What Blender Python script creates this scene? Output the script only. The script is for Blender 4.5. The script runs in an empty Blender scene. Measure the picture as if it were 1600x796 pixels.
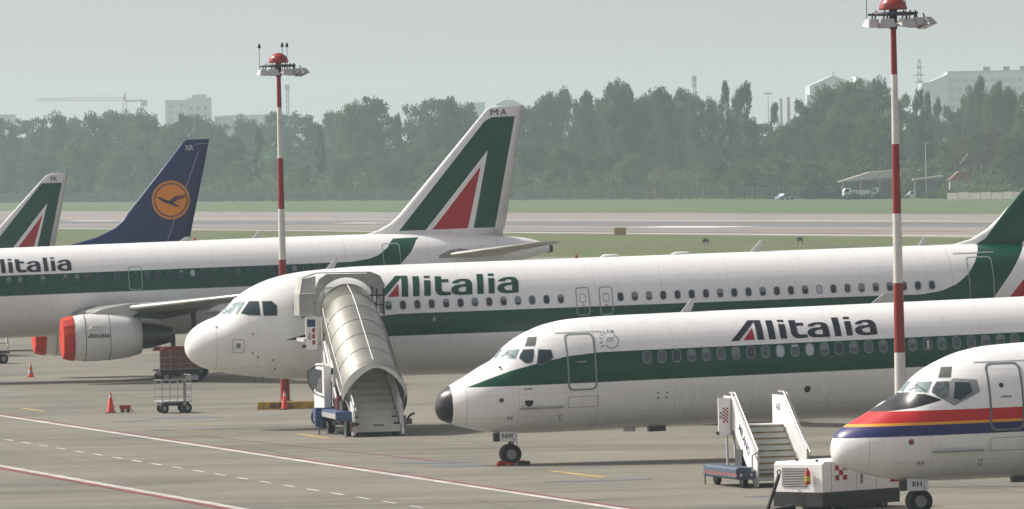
import bpy, bmesh, math, random
from mathutils import Vector, Matrix
from mathutils.geometry import tessellate_polygon
random.seed(7)
scene = bpy.context.scene
COL = scene.collection
R = math.radians

# ------------------------------------------------------------------ camera
cam_data = bpy.data.cameras.new("camera")
cam = bpy.data.objects.new("camera", cam_data); COL.objects.link(cam)
cam_data.sensor_width = 36.0
cam_data.lens = 270.0
cam_data.clip_start = 1.0
cam_data.clip_end = 30000.0
pitch = math.atan(151/12000.0)
Mc = Matrix.Rotation(R(90)-pitch, 4, 'X') @ Matrix.Rotation(R(-1.15), 4, 'Z')
cam.matrix_world = Matrix.Translation((0, 0, 9.9)) @ Mc
scene.camera = cam

# ------------------------------------------------------------------ sky, sun, exposure
SUN = Vector((-1.0, 0.42, 1.02)).normalized()
world = bpy.data.worlds.new("World"); scene.world = world
world.use_nodes = True
wn = world.node_tree.nodes; wl = world.node_tree.links
for n in list(wn): wn.remove(n)
sky = wn.new('ShaderNodeTexSky'); sky.sky_type = 'NISHITA'; sky.sun_disc = False
sky.sun_elevation = math.asin(SUN.z)
sky.sun_rotation = math.atan2(SUN.x, SUN.y)
sky.air_density = 1.0; sky.dust_density = 5.0; sky.ozone_density = 1.0; sky.altitude = 100
hs = wn.new('ShaderNodeHueSaturation'); hs.inputs['Saturation'].default_value = 0.36
bg = wn.new('ShaderNodeBackground'); bg.inputs[1].default_value = 0.135
# hazy air hides the darkest band of the clear-sky model: sample it a few degrees higher all round
wtc = wn.new('ShaderNodeTexCoord'); wv = wn.new('ShaderNodeVectorMath'); wv.operation = 'MULTIPLY_ADD'
wv.inputs[1].default_value = (1, 1, .86); wv.inputs[2].default_value = (0, 0, .14)
wnm = wn.new('ShaderNodeVectorMath'); wnm.operation = 'NORMALIZE'
wl.new(wtc.outputs['Generated'], wv.inputs[0]); wl.new(wv.outputs[0], wnm.inputs[0]); wl.new(wnm.outputs[0], sky.inputs[0])
wo = wn.new('ShaderNodeOutputWorld')
wl.new(sky.outputs[0], hs.inputs['Color']); wmx = wn.new('ShaderNodeMix'); wmx.data_type = 'RGBA'; wmx.blend_type = 'MULTIPLY'; wmx.inputs[0].default_value = 1; wmx.inputs[7].default_value = (1.095, 1.0, .975, 1)
wl.new(hs.outputs[0], wmx.inputs[6]); wl.new(wmx.outputs[2], bg.inputs[0]); wl.new(bg.outputs[0], wo.inputs[0])
sl = bpy.data.lights.new("sun", 'SUN'); sl.energy = 4.5; sl.angle = R(0.53); sl.color = (1.0, .955, .875)
so = bpy.data.objects.new("sun", sl); COL.objects.link(so)
so.rotation_euler = SUN.to_track_quat('Z', 'Y').to_euler()
vs = scene.view_settings
vs.view_transform = 'Standard'; vs.look = 'None'; vs.exposure = 0.05; vs.gamma = 1.0
scene.cycles.volume_bounces = 2
scene.cycles.max_bounces = 8

# ------------------------------------------------------------------ materials
MATS = {}
def nodes_of(name):
    m = bpy.data.materials.new(name); m.use_nodes = True
    return m, m.node_tree, m.node_tree.nodes, m.node_tree.links, m.node_tree.nodes['Principled BSDF']
def mth(nt, op, a, b=None, c=None):
    n = nt.nodes.new('ShaderNodeMath'); n.operation = op
    for i, v in enumerate((a, b, c)):
        if v is None: continue
        if isinstance(v, (int, float)): n.inputs[i].default_value = v
        else: nt.links.new(v, n.inputs[i])
    return n.outputs[0]
def noise(nt, scale, vec=None, detail=4, rough=.55, stretch=None):
    tc = nt.nodes.new('ShaderNodeTexCoord')
    src = tc.outputs['Object']
    if stretch:
        mp = nt.nodes.new('ShaderNodeMapping'); mp.inputs['Scale'].default_value = stretch
        nt.links.new(src, mp.inputs['Vector']); src = mp.outputs[0]
    n = nt.nodes.new('ShaderNodeTexNoise'); n.inputs['Scale'].default_value = scale
    n.inputs['Detail'].default_value = detail; n.inputs['Roughness'].default_value = rough
    nt.links.new(src, n.inputs['Vector'])
    return n.outputs['Fac']
def mixc(nt, fac, a, b):
    n = nt.nodes.new('ShaderNodeMix'); n.data_type = 'RGBA'
    if isinstance(fac, (int, float)): n.inputs[0].default_value = fac
    else: nt.links.new(fac, n.inputs[0])
    for k, v in ((6, a), (7, b)):
        if isinstance(v, tuple): n.inputs[k].default_value = (*v[:3], 1)
        else: nt.links.new(v, n.inputs[k])
    return n.outputs[2]
def rng(nt, v, a, b, c=0., d=1.):
    n = nt.nodes.new('ShaderNodeMapRange')
    nt.links.new(v, n.inputs[0])
    for i, x in enumerate((a, b, c, d)): n.inputs[i+1].default_value = x
    return n.outputs[0]
def mat(name, col, rough=.5, metal=0., var=.12, scale=1.5, alpha=None, bump=0., stretch=None, col2=None):
    if name in MATS: return MATS[name]
    m, nt, N, L, P = nodes_of(name)
    f = noise(nt, scale, stretch=stretch)
    f2 = rng(nt, f, .35, .7)
    dark = col2 or tuple(c*(1-var*2) for c in col)
    L.new(mixc(nt, f2, dark, col), P.inputs['Base Color'])
    P.inputs['Roughness'].default_value = rough
    P.inputs['Metallic'].default_value = metal
    if bump:
        b = N.new('ShaderNodeBump'); b.inputs['Strength'].default_value = bump; b.inputs['Distance'].default_value = .02
        L.new(noise(nt, scale*6), b.inputs['Height']); L.new(b.outputs[0], P.inputs['Normal'])
    MATS[name] = m
    return m
GREEN = (.0004, .060, .034); RED = (.40, .003, .010); NAVY = (.012, .016, .03); BLUE = (.025, .025, .13)
white = mat('white paint', (.78, .79, .78), .35, var=.04)
greyw = mat('grey white paint', (.55, .56, .55), .45, var=.08)
grey = mat('grey metal', (.30, .31, .31), .5, .3)
lgrey = mat('light aluminium', (.5, .5, .49), .4, .4)
dgrey = mat('dark grey metal', (.06, .065, .07), .5, .3)
black = mat('black rubber', (.012, .012, .013), .75)
blackp = mat('black paint', (.01, .01, .012), .35)
navy = mat('navy lettering', NAVY, .4)
greenp = mat('green paint', GREEN, .4)
redp = mat('red paint', RED, .45)
orange = mat('red orange fabric', (.62, .030, .010), .8, var=.22, scale=2.5)
conered = mat('orange red plastic', (.7, .05, .02), .5, var=.1, scale=5)
yellow = mat('worn yellow paint', (.52, .34, .05), .7, var=.3, scale=3)
bluep = mat('light blue paint', (.06, .10, .23), .45, var=.12)
dblue = mat('dark blue paint', (.02, .05, .16), .45)
seal = mat('grey seal', (.16, .17, .18), .6)
lseal = mat('pale door outline', (.36, .42, .40), .6)
glass = mat('window glass', (.025, .04, .055), .06)
cglass = mat('cockpit glass', (.03, .05, .06), .05)
cglass2 = mat('sky tinted cockpit glass', (.16, .26, .26), .08, scale=2.5)  # pale teal stands in for the sky reflected in the windshields
pane_d = mat('dark cabin pane', (.045, .06, .08), .12, scale=9, var=.3)
pane_g = mat('grey cabin pane', (.12, .15, .16), .2, scale=9, var=.3)
pane_w = mat('drawn blind', (.5, .55, .6), .4, scale=9)
frame_l = mat('pale window rim', (.20, .27, .27), .5)
frame_g = mat('grey window rim', (.32, .34, .37), .5)
creamp = mat('cream paint', (.62, .61, .56), .45, var=.08)
skin = mat('canopy sheet', (.60, .61, .54), .25, .85, var=.12, scale=.8)
def translucent(m, f, col):
    nt = m.node_tree; N = nt.nodes; P = N['Principled BSDF']
    tr = N.new('ShaderNodeBsdfTranslucent'); tr.inputs[0].default_value = (*col, 1)
    mx = N.new('ShaderNodeMixShader'); mx.inputs[0].default_value = f
    nt.links.new(P.outputs[0], mx.inputs[1]); nt.links.new(tr.outputs[0], mx.inputs[2]); nt.links.new(mx.outputs[0], N['Material Output'].inputs[0])
translucent(skin, .28, (.75, .76, .68))
skin2 = mat('frosted side sheet', (.42, .43, .40), .4, .1, var=.15, scale=2)
brick_m = mat('brick wall', (.30, .14, .09), .85)
rooft = mat('red roof tile', (.13, .06, .04), .85, var=.2)
conc = mat('concrete wall', (.36, .35, .33), .85)
bldg = mat('pale render', (.66, .67, .68), .8)  # skyline walls, lightened toward the sky to imitate distance haze
bldg2 = mat('grey render', (.56, .58, .60), .8)  # also paled in its colour, as if seen through haze
rustr = mat('faded red tarpaulin', (.38, .07, .05), .7, var=.25, scale=5)
pinkn = mat('faded red mesh', (.33, .13, .11), .8, var=.3, scale=6)

# ------------------------------------------------------------------ object helpers
def link(o, parent=None):
    COL.objects.link(o)
    if parent is not None: o.parent = parent
    return o
def empty(name, label, cat, loc=(0, 0, 0), rot=(0, 0, 0), group=None):
    o = bpy.data.objects.new(name, None); o.empty_display_size = .3
    link(o); o.location = loc; o.rotation_euler = rot
    o['label'] = label; o['category'] = cat
    if group: o['group'] = group
    return o
def tag(o, label=None, cat=None, group=None, kind=None):
    if label: o['label'] = label
    if cat: o['category'] = cat
    if group: o['group'] = group
    if kind: o['kind'] = kind
    return o
def mesh_obj(name, verts, faces, mats, parent=None, smooth=False, mi=None):
    me = bpy.data.meshes.new(name)
    me.from_pydata([tuple(v) for v in verts], [], faces)
    if not isinstance(mats, (list, tuple)): mats = [mats]
    for m in mats: me.materials.append(m)
    if mi: me.polygons.foreach_set('material_index', mi)
    if smooth: me.polygons.foreach_set('use_smooth', [True]*len(me.polygons))
    me.update()
    o = bpy.data.objects.new(name, me)
    return link(o, parent)
class MB:
    def __init__(s): s.v = []; s.f = []; s.m = []
    def add(s, vs, fs, m=0):
        b = len(s.v); s.v += [Vector(v) for v in vs]
        for f in fs: s.f.append(tuple(b+i for i in f)); s.m.append(m)
        return s
    def box(s, x0, x1, y0, y1, z0, z1, m=0, X=None):
        vs = [Vector((x, y, z)) for z in (z0, z1) for y in (y0, y1) for x in (x0, x1)]
        if X is not None: vs = [X @ v for v in vs]
        return s.add(vs, [(0, 2, 3, 1), (4, 5, 7, 6), (0, 1, 5, 4), (2, 6, 7, 3), (0, 4, 6, 2), (1, 3, 7, 5)], m)
    def bar(s, a, b, r, r2=None, n=8, m=0):
        a = Vector(a); b = Vector(b); r2 = r if r2 is None else r2
        d = (b-a).normalized(); u = d.orthogonal().normalized(); w = d.cross(u)
        vs = []
        for p, q in ((a, r), (b, r2)):
            for i in range(n):
                t = 2*math.pi*(i+.5)/n; vs.append(p+u*math.cos(t)*q+w*math.sin(t)*q)
        fs = [(i, (i+1) % n, n+(i+1) % n, n+i) for i in range(n)]
        fs += [tuple(range(n))[::-1], tuple(range(n, 2*n))]
        return s.add(vs, fs, m)
    def prism(s, pts, axis, d0, d1, m=0):
        # pts 2D polygon; extruded along axis ('x','y','z')
        def P(a, b, d): return {'x': (d, a, b), 'y': (a, d, b), 'z': (a, b, d)}[axis]
        n = len(pts)
        vs = [P(a, b, d0) for a, b in pts]+[P(a, b, d1) for a, b in pts]
        tri = tessellate_polygon([[Vector((a, b, 0)) for a, b in pts]])
        fs = [tuple(t) for t in tri]+[tuple(n+i for i in t[::-1]) for t in tri]
        fs += [(i, (i+1) % n, n+(i+1) % n, n+i) for i in range(n)]
        return s.add(vs, fs, m)
    def lathe(s, prof, c=(0, 0, 0), axis='z', n=24, m=0, a0=0, a1=2*math.pi):
        # prof list of (pos along axis, radius)
        c = Vector(c); full = abs(a1-a0-2*math.pi) < 1e-6
        k = n if full else n+1
        vs = []
        for p, r in prof:
            for i in range(k):
                t = a0+(a1-a0)*i/n; A, B = r*math.cos(t), r*math.sin(t)
                vs.append(c+Vector({'x': (p, A, B), 'y': (A, p, B), 'z': (A, B, p)}[axis]))
        fs = []
        for j in range(len(prof)-1):
            for i in range(n):
                i2 = (i+1) % k
                fs.append((j*k+i, j*k+i2, (j+1)*k+i2, (j+1)*k+i))
        return s.add(vs, fs, m)
    def wheel(s, c, r, w, axis='x'):
        # tyre (m0) and rim (m1)
        s.lathe([(-w/2, r*.55), (-w/2, r*.9), (-w*.38, r), (w*.38, r), (w/2, r*.9), (w/2, r*.55)], c, axis, 20, 0)
        s.lathe([(-w*.46, .001), (-w*.46, r*.56)], c, axis, 14, 1)
        s.lathe([(w*.46, .001), (w*.46, r*.56)], c, axis, 14, 1)
        s.lathe([(-w*.56, .001), (-w*.56, r*.2), (w*.56, r*.2), (w*.56, .001)], c, axis, 8, 1)
        return s
    def build(s, name, mats, parent=None, smooth=False):
        o = mesh_obj(name, s.v, s.f, mats, parent, smooth, s.m)
        bm = bmesh.new(); bm.from_mesh(o.data); bmesh.ops.recalc_face_normals(bm, faces=bm.faces); bm.to_mesh(o.data); bm.free()
        return o
def wheel(parent, c, r, w, axis='y', name='wheel', rim=None):
    a = MB(); a.lathe([(-w/2, r*.5), (-w/2, r*.9), (-w*.38, r), (w*.38, r), (w/2, r*.9), (w/2, r*.5)], c, axis, 20)
    o = a.build(name, black, parent)
    b = MB()
    for sg in (-1, 1): b.lathe([(sg*w*.45, .001), (sg*w*.40, r*.52)], c, axis, 14)
    b.lathe([(-w*.56, .001), (-w*.56, r*.2), (w*.56, r*.2), (w*.56, .001)], c, axis, 8)
    b.build('rim', rim or grey, o)
    return o
def text_mesh(body, size, bold=.02):
    cu = bpy.data.curves.new('t', 'FONT'); cu.body = body; cu.size = size; cu.offset = bold*size
    cu.resolution_u = 3
    o = bpy.data.objects.new('t', cu); COL.objects.link(o)
    dg = bpy.context.evaluated_depsgraph_get(); dg.update()
    me = bpy.data.meshes.new_from_object(o.evaluated_get(dg))
    bpy.data.objects.remove(o); bpy.data.curves.remove(cu)
    V = [tuple(v.co) for v in me.vertices]; Fc = [tuple(p.vertices) for p in me.polygons]
    bpy.data.meshes.remove(me)
    return V, Fc
def text_at(name, body, size, origin, ux, uy, m, parent, bold=.02, sx=1.0, center=True):
    V, Fc = text_mesh(body, size, bold)
    ux = Vector(ux).normalized(); uy = Vector(uy).normalized(); O = Vector(origin)
    cx = (min(v[0] for v in V)+max(v[0] for v in V))/2 if center else 0
    cy = (min(v[1] for v in V)+max(v[1] for v in V))/2 if center else 0
    return mesh_obj(name, [O+ux*(v[0]-cx)*sx+uy*(v[1]-cy) for v in V], Fc, m, parent)

# ------------------------------------------------------------------ ground, runway, sky haze
def line_quad(ax, ay, bx, by, ext0, ext1):
    d = Vector((bx-ax, by-ay)); d.normalize()
    return Vector((ax, ay))-d*ext0, Vector((bx, by))+d*ext1
def sheet(name, a, b, z, m, ext=600, parent=None):
    # strip between two ground lines a=(p,q), b=(p,q)
    a0, a1 = line_quad(*a[0], *a[1], ext, ext); b0, b1 = line_quad(*b[0], *b[1], ext, ext)
    o = mesh_obj(name, [(*a0, z), (*a1, z), (*b1, z), (*b0, z)], [(0, 1, 2, 3)], m, parent)
    if o.data.polygons[0].normal.z < 0: o.data.flip_normals()
    return o
def ground_mat(name, c1, c2, c3, s1, s2, rough=.9, joints=False, ang=10):
    m, nt, N, L, P = nodes_of(name)
    a = rng(nt, noise(nt, s1, detail=6), .35, .65); b = rng(nt, noise(nt, s2, detail=3), .3, .7)
    c = mixc(nt, b, mixc(nt, a, c1, c2), c3)
    if joints:
        # oil and tyre streaks running along the stands, slab joints
        st = rng(nt, noise(nt, .35, detail=6, stretch=(.14, .9, 1)), .48, .68, 0, .85)
        c = mixc(nt, st, c, tuple(x*.6 for x in c1))
        st2 = rng(nt, noise(nt, 1.0, detail=5, stretch=(.2, .8, 1)), .55, .72, 0, .6)
        c = mixc(nt, st2, c, tuple(min(1, x*1.22) for x in c2))
        tc = N.new('ShaderNodeTexCoord'); mp = N.new('ShaderNodeMapping')
        mp.inputs['Rotation'].default_value = (0, 0, R(-ang)); L.new(tc.outputs['Object'], mp.inputs[0])
        sp = N.new('ShaderNodeSeparateXYZ'); L.new(mp.outputs[0], sp.inputs[0])
        jm = None
        for k, per, w in ((0, 7.5, .04), (1, 7.5, .18)):
            q = mth(nt, 'PINGPONG', sp.outputs[k], per/2)
            j = mth(nt, 'LESS_THAN', q, w)
            jm = j if jm is None else mth(nt, 'MAXIMUM', jm, j)
        jn = rng(nt, noise(nt, .12), .35, .6, .35, .95)
        c = mixc(nt, mth(nt, 'MULTIPLY', jm, jn), c, tuple(x*.55 for x in c1))
        spots = rng(nt, noise(nt, .8, detail=3), .62, .72, 0, .65)
        c = mixc(nt, spots, c, tuple(x*.55 for x in c1))
        sl1 = rng(nt, noise(nt, .09, detail=1), .46, .54, 0, .34)
        c = mixc(nt, sl1, c, tuple(x*1.35 for x in c2))
        fine = rng(nt, noise(nt, 7, detail=3), .3, .7, .0, .25)
        c = mixc(nt, fine, c, tuple(x*.6 for x in c1))
    L.new(c, P.inputs['Base Color']); P.inputs['Roughness'].default_value = rough
    P.inputs['Specular IOR Level'].default_value = .25
    bp = N.new('ShaderNodeBump'); bp.inputs['Strength'].default_value = .25; bp.inputs['Distance'].default_value = .02
    L.new(noise(nt, 9, detail=5), bp.inputs['Height']); L.new(bp.outputs[0], P.inputs['Normal'])
    MATS[name] = m
    return m
grass = ground_mat('grass', (.038, .100, .028), (.062, .130, .036), (.09, .11, .05), .03, .15)
grassn = ground_mat('near grass', (.038, .085, .018), (.066, .115, .028), (.11, .105, .04), .05, .12)
apronm = ground_mat('concrete apron', (.150, .143, .118), (.188, .179, .149), (.168, .160, .132), .5, .04, joints=True)
runm = ground_mat('runway concrete', (.20, .18, .16), (.235, .21, .188), (.215, .20, .18), .02, .1)
asph = ground_mat('dark asphalt', (.12, .13, .135), (.15, .155, .16), (.135, .14, .14), .03, .1)
grd = mesh_obj('ground', [(-1500, -100, 0), (1500, -100, 0), (1500, 6000, 0), (-1500, 6000, 0)], [(0, 1, 2, 3)], grass)
tag(grd, kind='structure')
tag(sheet('apron', ((-200, -90), (200, -90)), ((-75, 905), (60, 660)), .008, apronm, ext=300), kind='structure')
tag(sheet('near_grass_strip', ((-75, 903), (60, 658)), ((-84.2, 1264.55), (55.9, 838.0)), .004, grassn, ext=300), kind='structure')
tag(sheet('runway', ((-84.2, 1264.55), (55.9, 838.0)), ((-118.1, 1774), (75.85, 1136.1)), .010, runm), kind='structure')
tag(sheet('runway_dark_band', ((-95.3, 1432), (67.7, 1014.8)), ((-91, 1366), (63.6, 953.7)), .018, asph), kind='structure')
wline = mat('white ground paint', (.66, .65, .62), .8, var=.2, scale=.8)
wfar = mat('white runway paint', (.75, .74, .70), .8, var=.1, scale=.3)
rline = mat('red ground paint', (.30, .05, .06), .8, var=.25, scale=.8)
yline = mat('yellow ground paint', (.50, .36, .10), .8, var=.2, scale=.8)
stain = mat('blue grey stain', (.115, .135, .15), .85, var=.1, scale=.6)
def stripe(name, a, b, w, z, m, side=0, kind='structure', parent=None):
    a = Vector(a); b = Vector(b); d = (b-a).normalized(); n = Vector((-d.y, d.x))
    p = [a+n*(side-w/2), b+n*(side-w/2), b+n*(side+w/2), a+n*(side+w/2)]
    o = mesh_obj(name, [(v.x, v.y, z) for v in p], [(0, 1, 2, 3)], m, parent)
    if kind: o['kind'] = kind
    return o
stripe('runway_edge_line', (-150, 1455), (110, 700), 1.6, .026, wfar)
stripe('runway_edge_line', (-100, 1520), (130, 850), 1.3, .026, wfar)
for a, b in (((18.6, 1058.6), (30.2, 1032.8)), ((-27, 1228.7), (-20.1, 1212.4)), ((-80.1, 1402), (-70.4, 1378.5))):
    stripe('runway_marking', a, b, 7 if a[0] > 0 else 4, .028, wfar)
dryg = mat('dry grass edge', (.17, .14, .08), .9, var=.3, scale=.05)
stripe('dry_grass_strip', (-20, 1451), (80, 1122), 9, .014, dryg, 3)
stripe('dry_grass_strip', (-60, 1060), (70, 690), 5, .008, mat('dry grass patch', (.105, .10, .045), .9, var=.3, scale=.04), 0)
rub = mat('rubber marks', (.13, .125, .12), .9, var=.3, scale=.05)
for q, w_ in ((-22, 2.2), (-34, 3.5), (16, 2.6)): stripe('tyre_mark_band', (-110, 1440), (75, 925), w_, .022, rub, q)
# road lines on the apron (white with red border)
nA = Vector((-20.63, 307.46)); nB = Vector((2.93, 215.38)); dn = (nB-nA).normalized()
stripe('apron_white_line', nA-dn*60, nB+dn*80, .20, .016, wline, -.16)
stripe('apron_white_line', nA-dn*60, nB+dn*80, .10, .016, wline, .02)
stripe('apron_red_line', nA-dn*60, nB+dn*80, .13, .020, rline, .20)
lA = Vector((-17.14, 254.9)); lB = Vector((-8.06, 220.2)); dl = (lB-lA).normalized()
stripe('apron_white_line', lA-dl*60, lB+dl*80, .14, .016, wline, .12)
stripe('apron_white_line', lA-dl*60, lB+dl*80, .12, .016, wline, -.06)
stripe('apron_red_line', lA-dl*60, lB+dl*80, .22, .020, rline, -.34)
dA = Vector((-18.6, 279.75)); dB = Vector((-6.12, 231.4)); dd = (dB-dA).normalized(); L_ = (dB-dA).length
step = 3.27
for k in range(-6, 26):
    a = dA+dd*(k*step)
    stripe('apron_dash', a, a+dd*1.55, .13, .016, wline)
for a, b in (((.48, 227.0), (6.32, 228.0)), ((1.79, 221.1), (6.19, 223.3)), ((-2.0, 250), (-12, 281))):
    stripe('thin_red_line', a, b, .07, .016, rline)
for a, b in (((1.13, 241.8), (2.68, 236.2)), ((-7.93, 279.3), (-6.64, 274.1)), ((-20.3, 316), (-19.1, 311)), ((-12.8, 286), (-11.2, 284))):
    stripe('yellow_apron_mark', a, b, .28, .016, yline)
for (x, y), w, dep, rz in (((-13.0, 300), 3.4, 1.4, .12), ((-14.6, 297), 1.8, .8, .2), ((-2.6, 250.5), 3.4, .9, .1), ((-1.9, 247.5), 2.0, 1.6, -.1), ((2.6, 234.2), 3.6, .7, .16), ((-3.6, 243.2), 1.0, .7, 0), ((-23.0, 330.5), 4.5, 1.1, .1), ((-12.4, 286.5), 3.0, 1.0, .15), ((7.6, 221), 2.2, .8, .1), ((-18.6, 314.5), 2.4, 1., .1)):
    pts = []
    for k in range(14):
        t = 2*math.pi*k/14; rr = random.uniform(.75, 1.1)
        px, py = math.cos(t)*w/2*rr, math.sin(t)*dep/2*rr*1.6
        pts.append((x+px*math.cos(rz)-py*math.sin(rz), y+px*math.sin(rz)+py*math.cos(rz), .014))
    tag(mesh_obj('pavement_stain', pts, [tuple(range(14))], stain), kind='structure')

# closed haze box
hz = MB().box(-1600, 1600, -150, 6100, -1, 72).build('haze', [], None)
hm, hnt, HN, HL, HP = nodes_of('haze')
HN.remove(HP); pv = HN.new('ShaderNodeVolumePrincipled')
pv.inputs['Color'].default_value = (.72, .91, .97, 1); pv.inputs['Density'].default_value = .00013
pv.inputs['Anisotropy'].default_value = .0
HL.new(pv.outputs[0], HN['Material Output'].inputs['Volume'])
hz.data.materials.append(hm); hz['kind'] = 'stuff'

# ------------------------------------------------------------------ aircraft surface maths
MDT = [(0, 1.94, 1.90, .03, 1.92), (.03, 2.12, 1.74, .17, 1.92), (.1, 2.31, 1.60, .34, 1.93), (.2, 2.44, 1.51, .48, 1.94), (.47, 2.62, 1.40, .70, 1.97), (.82, 2.80, 1.29, .90, 2.02), (1.16, 2.99, 1.19, 1.04, 2.08), (1.5, 3.19, 1.11, 1.15, 2.16), (1.95, 3.42, 1.05, 1.26, 2.28), (2.24, 3.72, 1.02, 1.33, 2.38), (2.58, 3.99, 1.00, 1.41, 2.50), (3.08, 4.25, .98, 1.50, 2.65), (3.70, 4.47, .97, 1.58, 2.80), (4.50, 4.60, .97, 1.64, 2.92), (6.09, 4.65, .98, 1.67, 2.98), (10, 4.65, .98, 1.67, 2.98), (29, 4.65, .98, 1.67, 2.98), (33, 4.65, 1.25, 1.6, 3.05), (37, 4.6, 2.3, 1.2, 3.5), (40.5, 4.4, 3.4, .5, 3.9), (41.3, 4.2, 3.8, .1, 4.0)]
ABT = [(0, 3.18, 3.14, .03, 3.16), (.03, 3.36, 2.99, .2, 3.16), (.1, 3.55, 2.83, .38, 3.17), (.28, 3.80, 2.62, .62, 3.2), (.7, 4.08, 2.37, .95, 3.27), (1.31, 4.33, 2.20, 1.25, 3.38), (1.63, 4.60, 2.14, 1.36, 3.44), (1.95, 4.92, 2.08, 1.46, 3.50), (2.26, 5.14, 2.03, 1.55, 3.56), (2.69, 5.37, 1.97, 1.66, 3.64), (3.30, 5.60, 1.90, 1.78, 3.73), (3.97, 5.75, 1.84, 1.88, 3.8), (4.7, 5.84, 1.81, 1.94, 3.85), (6.8, 5.94, 1.80, 1.975, 3.885), (10, 5.95, 1.80, 1.975, 3.885)]
A320T = ABT+[(24.5, 5.95, 1.80, 1.975, 3.885), (28.5, 5.95, 2.25, 1.9, 4.0), (32, 5.9, 3.1, 1.55, 4.4), (35, 5.64, 4.0, 1.0, 4.8), (36.6, 5.46, 4.5, .6, 4.98), (37.57, 5.15, 4.8, .25, 5.0)]
A319T = ABT+[(20.8, 5.95, 1.80, 1.975, 3.885), (24.8, 5.93, 2.25, 1.9, 4.0), (28.3, 5.87, 3.1, 1.55, 4.4), (31.25, 5.64, 4.0, 1.0, 4.8), (32.8, 5.46, 4.5, .6, 4.98), (33.84, 5.15, 4.75, .25, 4.97)]
def pchip(tab):
    n = len(tab); K = len(tab[0])-1
    t = [r[0] for r in tab]; D = []
    for k in range(1, K+1):
        y = [r[k] for r in tab]; h = [t[i+1]-t[i] for i in range(n-1)]; dl = [(y[i+1]-y[i])/h[i] for i in range(n-1)]
        d = [dl[0]]
        for i in range(1, n-1):
            if dl[i-1]*dl[i] <= 0: d.append(0.)
            else:
                w1 = 2*h[i]+h[i-1]; w2 = h[i]+2*h[i-1]; d.append((w1+w2)/(w1/dl[i-1]+w2/dl[i]))
        d.append(dl[-1]); D.append((y, d))
    def f(x):
        x = min(max(x, t[0]), t[-1])
        i = 0
        while i < n-2 and x > t[i+1]: i += 1
        h = t[i+1]-t[i]; u = (x-t[i])/h
        return [y[i]*(1+2*u)*(1-u)**2+h*d[i]*u*(1-u)**2+y[i+1]*u*u*(3-2*u)+h*d[i+1]*u*u*(u-1) for y, d in D]
    return f
class Surf:
    def __init__(s, tab): s.tab = tab; s.f = pchip(tab)
    def pt(s, t, z, off=0., side=-1):
        zt, zb, w, zc = s.f(t)
        h = (zt-zc) if z > zc else (zc-zb)
        u = max(-.9995, min(.9995, (z-zc)/max(h, 1e-3)))
        y = w*math.sqrt(1-u*u)
        n = Vector((0, y/(w*w), (z-zc)/(h*h))); n.normalize()
        return Vector((t, side*(y+n.y*off), zc+u*h+n.z*off))
    def mesh(s, name, m, parent, n=64, stations=None):
        ts = stations or ([0, .008, .03, .06, .1, .15, .2, .28, .37, .47, .58, .7, .82]+[.95+.12*i for i in range(34)]+[5.2, 5.7, 6.2, 6.8, 7.5, 9, 11, 14, 17, 20, 22, 24]+[25+.6*i for i in range(30)])
        ts = sorted(set(t for t in ts if t < s.tab[-1][0]))+[s.tab[-1][0]]
        vs = []; fs = []
        for t in ts:
            zt, zb, w, zc = s.f(t)
            for i in range(n):
                a = 2*math.pi*i/n
                vs.append((t, w*math.cos(a), zc+((zt-zc) if math.sin(a) > 0 else (zc-zb))*math.sin(a)))
        for j in range(len(ts)-1):
            for i in range(n):
                fs.append((j*n+i, (j+1)*n+i, (j+1)*n+(i+1) % n, j*n+(i+1) % n))
        fs.append(tuple(range(n))); fs.append(tuple(range((len(ts)-1)*n, len(ts)*n))[::-1])
        return mesh_obj(name, vs, fs, m, parent, True)
def flat_mesh(loops, zstep=.07, tstep=None):
    bm = bmesh.new(); flat = []
    for lp in loops: flat += lp
    tri = tessellate_polygon([[Vector((a, 0, b)) for a, b in lp] for lp in loops])
    vs = [bm.verts.new((a, 0, b)) for a, b in flat]
    for t in tri:
        try: bm.faces.new([vs[i] for i in t])
        except ValueError: pass
    def cut(ax, step):
        lo = min(v.co[ax] for v in bm.verts); hi = max(v.co[ax] for v in bm.verts); k = lo+step
        no = (1, 0, 0) if ax == 0 else (0, 0, 1)
        while k < hi-.01:
            co = (k, 0, 0) if ax == 0 else (0, 0, k)
            bmesh.ops.bisect_plane(bm, geom=bm.verts[:]+bm.edges[:]+bm.faces[:], plane_co=co, plane_no=no, dist=1e-5)
            k += step
    if zstep: cut(2, zstep)
    if tstep: cut(0, tstep)
    bm.verts.index_update()
    V = [(v.co.x, v.co.z) for v in bm.verts]; Fc = [[v.index for v in f.verts] for f in bm.faces]
    bm.free()
    return V, Fc
def decal(name, surf, loops, m, parent, off=.006, zstep=.07, tstep=None, side=-1, smooth=True):
    V, Fc = flat_mesh(loops, zstep, tstep)
    P = [surf.pt(a, b, off, side) for a, b in V]
    o = mesh_obj(name, P, Fc, m, parent, smooth)
    # outward normals
    bad = sum(1 for p in o.data.polygons if p.normal.y*side < 0)
    if bad > len(o.data.polygons)/2: o.data.flip_normals()
    return o
def rrect(t0, t1, z0, z1, r, n=5, slant=0.):
    pts = []
    for cx, cz, a in ((t1-r, z1-r, 0), (t0+r, z1-r, 90), (t0+r, z0+r, 180), (t1-r, z0+r, 270)):
        for k in range(n+1):
            q = R(a+90*k/n); pts.append((cx+r*math.cos(q), cz+r*math.sin(q)))
    return [(t+slant*(z-z0), z) for t, z in pts]
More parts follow.
